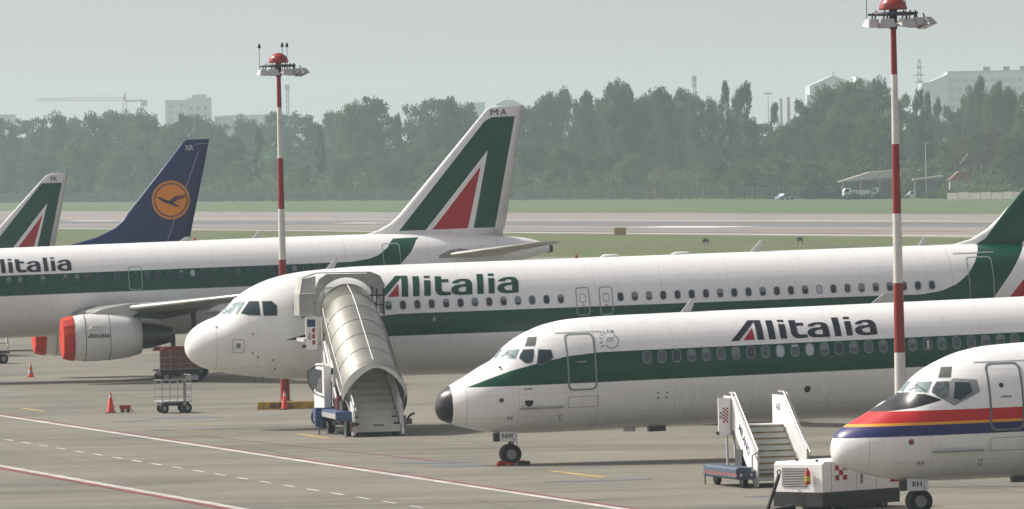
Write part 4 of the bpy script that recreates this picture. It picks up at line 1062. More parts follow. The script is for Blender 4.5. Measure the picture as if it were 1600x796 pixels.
tube('mirror_arm', [(-1.24, 4.9, 2.45), (-1.5, 4.9, 2.48), (-1.85, 4.9, 2.30), (-1.85, 4.9, 1.85), (-1.6, 4.9, 1.45), (-1.24, 4.9, 1.3)], .022, blackp, mo)
MB().bar((-.95, 4.3, 1.0), (-.95, 4.3, 2.15), .11, n=14).build('exhaust_stack', lgrey, st)
MB().bar((-.95, 4.3, 2.15), (-.9, 4.5, 3.2), .045).build('exhaust_pipe', grey, st)
dk = MB().box(-1.5, -.88, .3, 3.9, .80, .92).build('side_deck', bluep, st)
MB().box(-1.52, -1.49, .3, 3.9, .66, .84).build('deck_edge', lgrey, dk); MB().box(-1.49, -.9, .30, .34, .58, .8).build('deck_edge', bluep, dk)
MB().box(-1.7, -1.05, 4.1, 4.9, .45, .95).build('blue_step_box', dblue, st)
MB().box(-1.75, -1.45, 3.9, 4.1, .28, .85).build('bumper', bluep, st)
for k, (y, rr_) in enumerate(((2.4, .13), (2.7, .15), (2.9, .12))): MB().bar((-1.05, y, .92), (-1.05, y, 1.45-.1*k), rr_, n=12).build('red_cylinder', mat('maroon tank', (.12, .02, .03), .4), st)
for y in (.9,):
    for x in (-1.0, -.72, .72, 1.0): wheel(st, (x, y, .36), .36, .22, 'x')
for x in (-1.05, 1.05): wheel(st, (x, 4.9, .36), .36, .24, 'x')
tube('hydraulic_hose', [(-1.0, 4.0, .95), (-1.12, 3.6, 1.3), (-.98, 3.1, 1.25), (-.95, 2.6, .95)], .03, blackp, st)
MB().box(-1.1, -.88, 1.4, 2.2, .93, 1.25).build('tool_box', dgrey, st)
MB().bar((-1.12, .9, .6), (-1.12, 2.2, .6), .16, n=14).build('fuel_tank', dgrey, st)
MB().box(-1.15, -.85, 3.0, 3.8, .36, .62).build('battery_box', blackp, st)
MB().lathe([(-.13, .46), (.13, .46)], (-1.02, .9, .36), 'x', 16, a0=R(10), a1=R(170)).build('mudguard', dgrey, st)
b = MB()
for x, y in ((-1.62, 4.0), (-1.15, .35), (1.0, .2)): b.bar((x, y, .02), (x, y, .75), .04); b.bar((x, y, .0), (x, y, .03), .10)
b.build('stabiliser_leg', grey, st)
MB().box(-1.02, -.80, -.12, .0, .22, .55).build('foot_lamp_box', mat('brown box', (.12, .06, .05), .6), st)
MB().bar((-.86, -.2, .28), (-.86, -.1, .28), .12, n=14).build('foot_lamp', lgrey, st)
MB().box(.94, 1.25, .2, .5, .42, .62).build('foot_lamp_box', MATS['brown box'], st)
tube('hose', [(1.1, .3, .62), (1.2, .3, .75), (1.35, .3, .82)], .04, black, st)
for z, w in ((.42, .5), (1.9, .5)):
    yy = .05+RUN*((z-.18)/RISE-1)
    MB().box(-.2, .2, yy-.02 if z < 1 else yy+.0, yy+.02, z-.03, z+.03).build('step_label', seal, st)

# ------------------------------------------------------------------ open towable stairs
ms = empty('towable_stairs', 'open white towable stairs with blue base before the green banded fuselage', 'passenger stairs', (7.80, 227.0, 0), (0, 0, R(15)))
tread = mat('pale green step', (.62, .66, .62), .6, var=.08); nos = mat('rusty yellow nosing', (.34, .24, .08), .8, var=.3, scale=6)
for k in range(9):
    y0 = k*.225; z = .20+(k+1)*.175
    s_ = MB().box(-.69, .69, y0, y0+.25, z-.03, z).box(-.69, .69, y0+.02, y0+.035, z-.175, z-.031).build('step', tread, ms)
    MB().box(-.69, .69, y0-.015, y0-.001, z-.045, z+.004).build('step_nosing', nos, s_)
MB().box(-.74, .74, 2.0, 3.1, 1.72, 1.80).build('platform', greyw, ms)
for sx in (-1, 1):
    sp = MB().prism([(-.25, .05), (-.30, 1.02), (1.95, 2.66), (3.1, 2.66), (3.1, 1.66), (2.1, 1.66), (.1, .05)], 'x', sx*.74, sx*.78).build('side_panel', white, ms)
    b = MB(); b.bar((sx*.76, -.32, 1.12), (sx*.76, 1.95, 2.76), .028); b.bar((sx*.76, 1.95, 2.76), (sx*.76, 2.5, 2.76), .028)
    b.bar((sx*.86, -.30, 1.02), (sx*.86, 1.98, 2.74), .022)
    b.bar((sx*.76, -.32, 1.12), (sx*.76, -.25, .08), .028); b.bar((sx*.86, -.30, 1.02), (sx*.76, -.3, .8), .02)
    b.build('handrail', lgrey, ms)
th_ = math.atan2(1.77, 2.25)
text_at('letter', 'MILANO', .34, (-.786, 1.02, 1.40), (0, -math.cos(th_), -math.sin(th_)), (0, -math.sin(th_), math.cos(th_)), mat('navy stencil', (.03, .035, .09), .5), ms, .02)
text_at('letter', 'SEA', .28, (.735, 2.5, 2.3), (0, 1, 0), (0, 0, 1), MATS['navy stencil'], ms, .01)
sb = MB().box(-1.20, -.84, 2.25, 2.31, 1.50, 2.62).build('sign_panel', white, ms)
MB().box(-.84, -.66, 2.25, 2.9, 1.5, 2.6).build('sign_box_side', lgrey, sb)
cell = .055
for i in range(3):
    for j in range(9):
        if (i+j) % 2 == 0: MB().box(-.98-cell*.5+(i-1)*cell, -.98+cell*.5+(i-1)*cell, 2.242, 2.248, 1.98+(j-4)*cell*.9+.1, 1.98+(j-3)*cell*.9+.1).build('red_check', redp, sb)
text_at('letter', 'SEA', .14, (-1.12, 2.244, 2.1), (0, 0, 1), (-1, 0, 0), MATS['navy stencil'], sb, .01)
MB().box(-1.28, -1.2, 2.2, 2.3, 1.52, 1.62).build('lamp', dgrey, sb)
for q in (((-.95, 2.3, 1.5), (-.95, 2.2, .55)), ((-.68, 1.7, .55), (-.66, 2.1, 1.7)), ((.6, 1.7, .4), (.6, 2.3, 1.7)), ((-.6, 2.8, 1.7), (-.6, 2.4, .4))):
    MB().bar(*q, .037).build('support_post', greyw, ms)
MB().box(-.82, -.62, 1.2, 1.9, .5, 1.1).build('hydraulic_pump', dgrey, ms)
cb = MB().prism([(-1.40, .32), (-1.40, .56), (-1.32, .62), (-.86, .62), (-.86, .26), (-1.30, .26)], 'y', -.1, 3.3).build('base_box', mat('faded blue paint', (.055, .095, .15), .5, var=.2, scale=3), ms)
MB().box(-1.406, -1.401, -.2, 3.2, .36, .45).build('stripe_band', mat('dull red stripe', (.22, .07, .08), .6), cb)
for k in range(3): MB().box(-1.28+k*.16, -1.20+k*.16, -.106, -.101, .36, .44).build('stripe_mark', MATS['dull red stripe'] if k % 2 else greyw, cb)
MB().box(-.84, .64, .2, 3.2, .30, .42).build('axle_frame', dgrey, ms)
for x, y in ((-1.05, .25), (-1.05, 3.0), (.8, 3.0), (.8, .5)): wheel(ms, (x, y, .25), .25, .14, 'x')
tube('tow_handle', [(-.95, -.3, .5), (-.95, -.32, .98), (-.85, -.32, 1.05), (-.6, -.32, 1.05)], .025, lgrey, ms)
MB().bar((-1.38, 3.2, .02), (-1.38, 3.2, .6), .03).build('jack_leg', grey, ms); MB().bar((-.80, -.16, .02), (-.80, -.16, .35), .04).build('jack_leg', grey, ms)

# ------------------------------------------------------------------ ground power unit
gp = empty('ground_power_unit', 'white generator trailer with red checks and dark skirt under the striped nose', 'generator', (8.40, 211.0, -.06), (0, 0, R(47)))
Lx, Wy = 3.25, 1.75
gp.scale = (1, 1, .95)
MB().prism([(0, .62), (0, 1.42), (.10, 1.50), (Lx-.1, 1.50), (Lx, 1.3), (Lx, .62)], 'y', 0, Wy).build('body', white, gp)
MB().prism([(-.02, .20), (-.02, .62), (Lx+.02, .62), (Lx+.02, .20)], 'y', -.02, Wy+.02).build('skirt', mat('dark green grey skirt', (.014, .018, .018), .45), gp)
gr = MB().box(-.012, -.004, .55, 1.45, .78, 1.32).build('grille', mat('grille recess', (.10, .05, .04), .7), gp)
for k in range(11): MB().box(-.035, -.013, .55, 1.45, .80+k*.048, .82+k*.048).build('slat', greyw, gr)
fe = MB().lathe([(0, .075), (.36, .075), (.42, .03), (.48, .02)], (-.12, .42, .86), 'z', 14).build('fire_extinguisher', redp, gp, True)
MB().lathe([(.08, .078), (.24, .078)], (-.12, .42, .86), 'z', 14).build('label_band', mat('yellow label', (.6, .45, .04), .5), fe)
for i in range(3):
    for j in range(3):
        if (i+j) % 2 == 0: MB().box(.55+i*.165, .715+i*.165, -.008, -.003, .95+j*.145, 1.095+j*.145).build('red_check', redp, gp)
MB().box(1.62, 1.70, -.03, -.003, .82, 1.20).build('door_handle', grey, gp)
for x in (.38, 1.45, 2.3): MB().box(x, x+.012, -.006, -.003, .64, 1.44).build('panel_seam', seal, gp)
for x, y in ((.2, .35), (.45, 1.3)): MB().bar((x, y, 1.5), (x, y, 1.56), .04).build('lifting_eye', dgrey, gp)
MB().box(Lx-.35, Lx+.1, -.03, -.003, .8, 1.0).build('tail_lamp', redp, gp)
b = MB(); b.bar((-.55, 1.55, .08), (-.25, 1.35, 1.12), .055); b.bar((-.55, 1.6, .05), (-.2, .9, .25), .05); b.build('tow_bar', blackp, gp)
tube('tow_eye', [(-.25+.07*math.cos(R(a)), 1.35, 1.2+.07*math.sin(R(a))) for a in range(0, 361, 40)], .018, blackp, gp)
for x, y in ((.5, .12), (2.65, .12), (.5, Wy-.12), (2.65, Wy-.12)): wheel(gp, (x, y, .2), .2, .14, 'y')
MB().box(1.0, 2.4, .1, 1.6, .06, .22).build('undercarriage', blackp, gp)

# ------------------------------------------------------------------ airfield furniture
ys = empty('taxiway_sign', 'dull yellow board standing at the near runway edge', 'sign', (13.4, 947.5, 0), (0, 0, R(3)))
MB().box(-.74, .74, -.12, .12, .12, 1.02).build('board', yellow, ys); MB().bar((-.5, 0, 0), (-.5, 0, .12), .04).build('leg', grey, ys); MB().bar((.5, 0, 0), (.5, 0, .12), .04).build('leg', grey, ys)
for x, y, lb in ((20.98, 830.3, 'small dark airfield lamp in the grass above the roof blisters'), (30.95, 824.8, 'small dark airfield lamp in the grass nearer the right mast')):
    r = empty('airfield_lamp', lb, 'airfield light', (x, y, 0), group='airfield lamps in the near grass')
    MB().prism([(-.35, .35), (.35, .4), (.3, .72), (-.1, .78), (-.38, .6)], 'y', -.1, .1).build('lamp_head', dgrey, r)
    for q in (-.2, .25): MB().bar((q, 0, 0), (q, 0, .4), .035).build('leg', dgrey, r)

# perimeter fence
fa = Vector((-150, 2195)); fb = Vector((62, 1607)); fd = (fb-fa).normalized(); FL = (fb-fa).length
fen = empty('perimeter_fence', 'long dark paling fence along the far grass in front of the trees', 'fence', (fa.x, fa.y, 0), (0, 0, math.atan2(fd.y, fd.x)))
fm = mat('fence dark', (.05, .055, .05), .7); fpm = mat('fence post grey', (.11, .11, .10), .8)
b = MB(); q = 0
while q < FL: b.box(q, q+.22, -.05, .05, .1, 2.5); q += 1.45
tag(b.build('paling', fm, fen), kind='stuff')
for z in (.5, 2.3): MB().box(0, FL, .05, .10, z, z+.1).build('rail', fm, fen)
pm = MB().box(-.15, .15, -.12, .12, 0, 2.75); p0 = None
q = 0
while q < FL:
    if p0 is None: p0 = pm.build('post', fpm, fen); o = p0
    else: o = bpy.data.objects.new('post', p0.data); link(o, fen)
    o.location = (q, 0, 0); q += 14.5
wl_ = MB(); da = Vector((85.9, 1512)); db = Vector((101, 1496)); wd = (db-da).normalized()
r = empty('boundary_wall', 'low pale boundary wall at the right edge of the far grass', 'wall', (da.x, da.y, 0), (0, 0, math.atan2(wd.y, wd.x)))
k = 0
for q in range(0, 24, 3):
    MB().box(q+.05, q+2.9, -.1, .1, 0, 1.25+.1*(q % 2)).build('panel', conc, r)

# vehicles parked by the far tree line
def car(label, x, y, rz, cm, kind='car'):
    r = empty('parked_'+kind, label, kind, (x, y, 0), (0, 0, R(rz)))
    if kind == 'car':
        MB().prism([(-2.0, .3), (-2.0, .75), (-1.2, .88), (-.7, 1.38), (.8, 1.42), (1.5, .95), (2.05, .85), (2.05, .3)], 'y', -.82, .82).build('body', cm, r)
        MB().prism([(-1.1, .92), (-.66, 1.34), (.75, 1.36), (1.3, .96)], 'y', -.83, .83).build('window', glass, r)
        for q in (-1.3, 1.3):
            for s in (-.75, .75): wheel(r, (q, s, .3), .3, .2, 'y')
    else:
        MB().prism([(-2.6, .4), (-2.6, 1.7), (-2.2, 2.3), (-1.1, 2.35), (-1.1, .4)], 'y', -1, 1).build('cab', white, r)
        MB().prism([(-2.5, 1.4), (-2.2, 2.15), (-1.5, 2.15), (-1.5, 1.4)], 'y', -1.01, 1.01).build('window', glass, r)
        MB().box(-1.0, 2.8, -1, 1, .7, 1.9).build('cargo_bed', cm, r)
        for q in (-1.9, 2.0):
            for s in (-.85, .85): wheel(r, (q, s, .42), .42, .3, 'y')
    return r
car('silver blue car parked on the far grass below the poplars', 56.8, 1592, 35, mat('silver blue paint', (.35, .42, .52), .25, .3))
car('white cabbed truck with dark bed beside the right mast in the distance', 76.5, 1573, -8, dgrey, 'truck')
car('low white car in the distance just right of the right mast', 82.4, 1571, 5, white)
car('pale van half hidden in bushes left of the distant truck', 70.8, 1577, 5, mat('pale van paint', (.6, .6, .6), .4), 'truck')

# sheds and houses
sh = empty('long_shed', 'long shed with pale sloping roof by the right mast in the distance', 'shed', (72.8, 1580, 0))
MB().prism([(-5.4, 3.6), (7.5, 4.4), (7.5, 5.9), (1, 5.5), (-4.2, 4.0)], 'y', -2, 6).build('roof', mat('pale sheet roof', (.5, .47, .42), .6), sh)
MB().box(-4.5, 7.2, -1.5, 5.5, 0, 3.6).build('wall', mat('shed dark', (.07, .08, .08), .8), sh)
for x in (-4.6, -1, 3, 7): MB().box(x, x+.2, -1.9, -1.7, 0, 4.6).build('post', conc, sh)
s2 = empty('small_roofed_hut', 'hut with faded red roof right of the dark conifer', 'hut', (90.6, 1545, 0))
MB().prism([(-2.6, 3.6), (-.6, 5.4), (.9, 5.4), (2.8, 3.6)], 'y', -2, 3).build('roof', mat('faded red roof', (.28, .13, .09), .8), s2)
MB().box(-2.3, 2.5, -1.8, 2.8, 0, 3.6).build('wall', conc, s2)
s3 = empty('low_flat_shed', 'low flat shed with pale roof between mast and red hut', 'shed', (85.2, 1562, 0))
MB().prism([(-3.4, 4.0), (2.6, 4.6), (2.6, 4.2), (-3.4, 3.7)], 'y', -2, 3).build('roof', MATS['pale sheet roof'], s3); MB().box(-3, 2.4, -1.8, 2.8, 0, 3.6).build('wall', MATS['shed dark'], s3)
hs_ = empty('farm_house', 'low house with red tiled roof and posts at the right edge', 'house', (100.5, 1602, 0))
MB().prism([(-6.8, 6.6), (-5.0, 8.9), (6.5, 8.9), (7.5, 6.6)], 'y', -3.5, 4).build('roof', rooft, hs_)
MB().box(-6.2, 7, -1.5, 3.6, 0, 6.6).build('wall', mat('cream wall', (.36, .33, .26), .8), hs_)
for k in range(8): MB().box(-6+k*1.75, -5.75+k*1.75, -3.2, -2.95, 3.5, 6.6).build('post', creamp, hs_)
for k in range(5): MB().box(-5+k*2.5, -4+k*2.5, -1.56, -1.51, 4.4, 6.0).build('window', pane_d, hs_)
lp_ = empty('street_lamp', 'thin pale lamp post in front of the dark conifer', 'lamp post', (84.4, 1560, 0))
MB().bar((0, 0, 0), (0, 0, 11.2), .12, .08).build('pole', greyw, lp_); MB().bar((0, 0, 11.2), (.8, 0, 11.3), .1).build('lamp_head', grey, lp_)

# ------------------------------------------------------------------ far city skyline
def block(label, x0, x1, y, d, z, m, wins=True, cat='building', nx=None, roof=None):
    r = empty('apartment_block', label, cat, ((x0+x1)/2, y, 0)); w = (x1-x0)/2
    wa = MB().box(-w, w, 0, d, 0, z).build('wall', m, r)
    MB().box(-w-.3, w+.3, -.3, d+.3, z+.002, z+.5).build('roof', bldg2, r)
    if wins:
        nx = nx or max(2, int((x1-x0)/3)); base = None
        for i in range(nx):
            for j in range(6):
                zz_ = z-2.6-j*3.0
                if zz_ < 8: continue
                if base is None: base = MB().box(-.7, .7, -.06, .02, 0, 1.5).build('window', mat('far window', (.38, .41, .44), .3), wa); o = base  # window colour kept light to imitate haze
                else: o = bpy.data.objects.new('window', base.data); link(o, wa)
                o.location = (-w+(i+.5)*2*w/nx, -.02, zz_)
    return r
block('flat grey slab block at the left edge above the trees', -205, -187.2, 2900, 15, 29.2, bldg2)
t = block('stepped pale tower block right of the crane', -125.3, -117.6, 2800, 14, 33.0, bldg)
MB().box(4.0, 12.6, -1, 12, 0, 34.2).build('upper_wing', bldg2, t); MB().box(6, 11, 0, 8, 34.2, 35.6).build('roof_plant', lgrey, t)
for i in range(3):
    for j in range(6): MB().box(5+i*2.6, 6.2+i*2.6, -1.08, -1.02, 13+j*3.2, 14.6+j*3.2).build('window', pane_g, t)
block('low works building in the gap right of the blue tail', -103.6, -97.2, 2700, 20, 25.3, conc, True)
block('long low roofline behind the left striped mast', -110, -86, 2950, 20, 27.4, bldg, False)
block('small square roof left of the tall white tail', -14.6, -9.2, 2900, 12, 30.4, bldg2, False)
r = empty('hipped_building', 'hipped grey roof with a spire just behind the tall white tail tip', 'building', (0, 2700, 0))
MB().prism([(-4.6, 0), (4.6, 0), (4.6, 28.2), (1.5, 30.0), (-1.5, 30.0), (-4.6, 28.2)], 'y', 0, 12).build('wall', bldg2, r); MB().bar((-.6, 1, 30), (-.6, 1, 31.8), .12).build('spire', grey, r)
block('grey roof between the poplars and the chimneys', 62, 70, 2500, 12, 24.0, bldg2, False)
r = empty('twin_gabled_hall', 'wide hall with two hazy grey gables behind the right trees', 'building', (109, 2500, 0))
MB().prism([(-11, 0), (4, 0), (4, 31.6), (-3.3, 34.9), (-11, 31.2)], 'y', 0, 40).build('gable', bldg2, r)
MB().prism([(4.01, 0), (15, 0), (15, 29.5), (4.01, 34.4)], 'y', -2, 40).build('gable', bldg2, r)
MB().bar((-3.3, 0, 34.9), (-3.3, 0, 36.3), .15).build('finial', grey, r)
r = empty('large_block', 'large pale office block with rooftop units at the right edge', 'building', (142.8, 2500, 0))
MB().prism([(-8.6, 0), (0, 0), (0, 34.4), (-5.5, 31.9), (-8.6, 31.2)], 'y', -4, 20).build('side_wing', bldg2, r)
wa = MB().box(.02, 32, 0, 25, 0, 35.0).build('wall', bldg, r)
MB().box(0, 32, -.5, 25, 35.02, 35.5).build('roof', lgrey, r)
for x in (12, 18.5, 24): MB().box(x, x+2, 2, 5, 35.5, 36.9).build('rooftop_unit', dgrey, r)
bw = None
for i in range(14):
    for j in range(5):
        if bw is None: bw = MB().box(-.8, .8, -.06, .01, 0, 1.6).build('window', mat('far window', (.38, .41, .44), .3), wa); o = bw
        else: o = bpy.data.objects.new('window', bw.data); link(o, wa)
        o.location = (1.6+i*2.2, -.02, 31.2-j*3.3)
for x, z, lb in ((87.3, 26.1, 'brick chimney, the taller one behind the pointed tree'), (84.9, 25.6, 'pale chimney, left of the taller brick chimney'), (93.5, 26.5, 'square white stack, rightmost of the chimney trio')):
    r = empty('chimney', lb, 'chimney', (x, 2400, 0))
    MB().lathe([(0, .9), (z, .45)], (0, 0, 0), 'z', 12).build('stack', brick_m if x == 87.3 else conc, r); MB().lathe([(z, .55), (z+.4, .55)], (0, 0, 0), 'z', 12).build('rim', conc, r)
def lattice(name, label, x, y, h, w0, w1, arms, cat, head=None):
    r = empty(name, label, cat, (x, y, 0)); b = MB()
    for sx in (-1, 1):
        for sy in (-1, 1): b.bar((sx*w0/2, sy*w0/2, 0), (sx*w1/2, sy*w1/2, h), .14, n=4)
    n = int(h/2.2)
    for k in range(n):
        a = k/n; c = (k+1)/n; wa_, wc = w0+(w1-w0)*a, w0+(w1-w0)*c
        for sy in (-1, 1):
            b.bar((-wa_/2, sy*wa_/2, a*h), (wc/2, sy*wc/2, c*h), .08, n=4); b.bar((wa_/2, sy*wa_/2, a*h), (-wc/2, sy*wc/2, c*h), .08, n=4)
    b.build('lattice', grey, r)
    for z, l in arms: MB().prism([(-l, z), (0, z+.6), (l, z), (0, z-.2)], 'y', -.2, .2).build('cross_arm', grey, r)
    if head: head(r)
    return r
lattice('power_pylon', 'lattice power pylon rising right of the right striped mast', 139.1, 2600, 41.6, 4.2, .6, ((38.2, 1.6), (35.4, 2.6), (32.6, 2.2)), 'pylon')
def head(r):
    for k in range(3): MB().box(-.9+.6*k, -.6+.6*k, -.2, .2, 30.5, 34.8).build('panel_antenna', greyw, r)
lattice('antenna_tower', 'telecom antenna tower poking out of the middle trees', 58.1, 2400, 34.5, 1.6, .6, (), 'tower', head)
def head2(r): MB().box(-.8, .8, -.4, .4, 34.6, 36.6).build('panel_antenna', lgrey, r)
lattice('antenna_tower', 'slim antenna mast just right of the left striped mast', -74.9, 2600, 35.6, 1.0, .8, (), 'tower', head2)
r = empty('floodlight_tower', 'thin mast with a short cross bar above the gap in the poplars', 'tower', (77.6, 2300, 0))
MB().bar((0, 0, 0), (0, 0, 26.9), .2, .12).build('pole', grey, r); MB().box(-1.4, 1.4, -.2, .2, 26.7, 27.2).build('lamp_bar', lgrey, r)
r = empty('tower_crane', 'faint tower crane with a long jib over the left trees', 'crane', (-150, 3000, 0))
cr_ = mat('crane hazed red', (.55, .40, .38), .7)  # red washed out in its colour to imitate distance haze
b = MB()
for sx in (-.7, .7):
    for sy in (-.7, .7): b.bar((sx, sy, 0), (sx, sy, 36), .14, n=4)
for k in range(16): b.bar((-.7, -.7, k*2.2), (.7, -.7, k*2.2+2.2), .09, n=4)
b.build('mast', cr_, r)
MB().prism([(-.7, 36), (.7, 36), (.1, 39), (-.1, 39)], 'y', -.4, .4).build('apex', cr_, r)
b = MB(); b.bar((-35, 0, 36.4), (0, 0, 35.6), .18, n=4); b.bar((-34, 0, 37.3), (0, 0, 36.8), .12, n=4)
for k in range(17): b.bar((-34+k*2, 0, 36.4), (-33+k*2, 0, 37.2), .08, n=4); b.bar((-33+k*2, 0, 37.2), (-32+k*2, 0, 36.3), .08, n=4)
b.build('jib', cr_, r)
b = MB(); b.box(0, 8.6, -.4, .4, 35.0, 35.8); b.build('counter_jib', cr_, r); MB().box(6.2, 8.8, -.6, .6, 32.9, 35.0).build('counterweight', conc, r)
MB().bar((0, 0, 39), (-24, 0, 37.2), .06, n=4).build('tie_rod', cr_, r); MB().bar((0, 0, 39), (7, 0, 35.8), .06, n=4).build('tie_rod', cr_, r)

# skyline pushed outward and enlarged so the haze fades it more
for o in [o for o in COL.objects if o.parent is None and o.get('category') in ('building', 'chimney', 'pylon', 'tower', 'crane') and o.location.y > 2250]:
    o.location.x *= 1.6; o.location.y *= 1.6; o.scale = (1.6, 1.6, 1.42)

# ------------------------------------------------------------------ trees
def leafmat(name, c1, c2, c3):
    m, nt, N, L, P = nodes_of(name)
    a = rng(nt, noise(nt, .35, detail=3), .38, .62); b = rng(nt, noise(nt, 1.6, detail=2), .35, .65)
    oi = N.new('ShaderNodeObjectInfo')
    c = mixc(nt, mth(nt, 'MULTIPLY', b, .6), mixc(nt, a, c1, c2), c3)
    c = mixc(nt, rng(nt, oi.outputs['Random'], .2, 1, 0, .75), c, (.12, .15, .06))
    L.new(c, P.inputs['Base Color']); P.inputs['Roughness'].default_value = .7
    P.inputs['Specular IOR Level'].default_value = .2
    tr = N.new('ShaderNodeBsdfTranslucent'); L.new(c, tr.inputs[0])
    mx = N.new('ShaderNodeMixShader'); mx.inputs[0].default_value = .40
    L.new(P.outputs[0], mx.inputs[1]); L.new(tr.outputs[0], mx.inputs[2]); L.new(mx.outputs[0], N['Material Output'].inputs[0])
    MATS[name] = m
    return m
leafs = {'b': leafmat('broad foliage', (.020, .050, .024), (.11, .18, .065), (.06, .12, .05)),
         'p': leafmat('poplar foliage', (.024, .060, .030), (.115, .185, .075), (.07, .135, .055)),
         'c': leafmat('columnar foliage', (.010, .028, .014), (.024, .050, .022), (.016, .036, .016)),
         'f': leafmat('dark conifer foliage', (.004, .014, .010), (.010, .026, .016), (.007, .018, .012)),
         'y': leafmat('yellow green foliage', (.07, .085, .025), (.11, .12, .04), (.09, .10, .03)),
         'r': leafmat('brownish twigs', (.07, .055, .035), (.10, .075, .045), (.085, .07, .04))}
barkm = mat('bark', (.07, .055, .04), .9, var=.2, scale=2)
def crown_mesh(kind, seed):
    rd = random.Random(seed); V = []; Fc = []
    def leaf(p, s):
        d = Vector((rd.gauss(0, 1), rd.gauss(0, 1), rd.gauss(0, 1)+.3)).normalized(); u = d.orthogonal().normalized(); w = d.cross(u)
        a = rd.uniform(0, 6.28); u, w = u*math.cos(a)+w*math.sin(a), w*math.cos(a)-u*math.sin(a)
        b = len(V); V.extend([p-u*s, p-w*s*.55, p+u*s, p+w*s*.55]); Fc.append((b, b+1, b+2, b+3))
    # unit crown: width 1 (x,y in -.5...5), height 1
    if kind in 'bpy':
        nc = 125
        ph = [rd.uniform(0, 6.28) for _ in range(4)]
        for k in range(nc):
            cz = rd.uniform(.07, .95)
            env = .46*(math.sin(math.pi*min(1, cz*.80+.16))**(.55 if kind != 'p' else .75))
            a = rd.uniform(0, 6.28); q = env*(rd.uniform(.35, 1.0)**.6)*(1+.16*math.sin(3*a+ph[0]+cz*7)+.10*math.sin(5*a+ph[1]-cz*11))
            cx, cy = q*math.cos(a), q*math.sin(a); cz += .03*math.sin(2*a+ph[2])
            cs = rd.uniform(.07, .125)
            for _ in range(78):
                g = Vector((rd.gauss(0, 1), rd.gauss(0, 1), rd.gauss(0, 1))).normalized()*rd.random()**.45
                leaf(Vector((cx+g.x*cs*1.1, cy+g.y*cs*1.1, max(.0, cz+g.z*cs*.6))), rd.uniform(.014, .027))
        if kind == 'p':
            for k in range(26):      # upright feathery leaders along the top
                a = rd.uniform(0, 6.28); q = rd.uniform(0, .40); bx, by = q*math.cos(a), q*math.sin(a); z0 = .72-.2*q; hh = rd.uniform(.12, .28)*(1-q)
                for _ in range(38):
                    u = rd.random(); leaf(Vector((bx*(1+.2*u)+rd.gauss(0, .022*(1.1-u)), by*(1+.2*u)+rd.gauss(0, .022*(1.1-u)), z0+u*hh)), rd.uniform(.009, .016))
    elif kind in 'cf':
        for k in range(60):
            z = rd.random(); prof = (math.sin(math.pi*(z*.9+.07))**.7 if kind == 'c' else (1-z)**.8+.05)*.5
            a = rd.uniform(0, 6.28); q = prof*rd.uniform(.35, .9); cs = .12 if kind == 'c' else .13
            for _ in range(62):
                g = Vector((rd.gauss(0, 1), rd.gauss(0, 1), rd.gauss(0, 1))).normalized()*rd.random()**.5
                leaf(Vector((q*math.cos(a)+g.x*cs*1.3, q*math.sin(a)+g.y*cs*1.3, .06+z*.9+g.z*cs*.45)), rd.uniform(.012, .022)*(1.6 if kind == 'c' else 1))
    else:
        for k in range(900):
            a = rd.uniform(0, 6.28); z = rd.random()**.7; q = .5*rd.random()**.5*(.4+.6*math.sin(math.pi*min(1, z+.1)))
            leaf(Vector((q*math.cos(a), q*math.sin(a), z)), rd.uniform(.012, .03))
    me = bpy.data.meshes.new('crown'); me.from_pydata(V, [], Fc); me.materials.append(leafs[kind]); me.update()
    return me
def trunk_mesh(kind, seed):
    rd = random.Random(seed); b = MB()
    b.bar((0, 0, 0), (0, 0, .5), .022, .014, 7); b.bar((0, 0, .5), (.01, 0, .9), .014, .004, 6)
    if kind in 'bpyr':
        for k in range(9):
            z = rd.uniform(.16, .6); a = rd.uniform(0, 6.28); l = rd.uniform(.2, .42)
            b.bar((0, 0, z), (l*math.cos(a), l*math.sin(a), z+rd.uniform(.12, .3)), .010, .003, 5)
    me = bpy.data.meshes.new('trunk'); me.from_pydata([tuple(v) for v in b.v], [], b.f); me.materials.append(barkm); me.update()
    return me
protos = {k: [(crown_mesh(k, 11*i+ord(k)), trunk_mesh(k, i)) for i in range(n)] for k, n in (('b', 6), ('p', 4), ('c', 3), ('f', 2), ('y', 2), ('r', 2))}
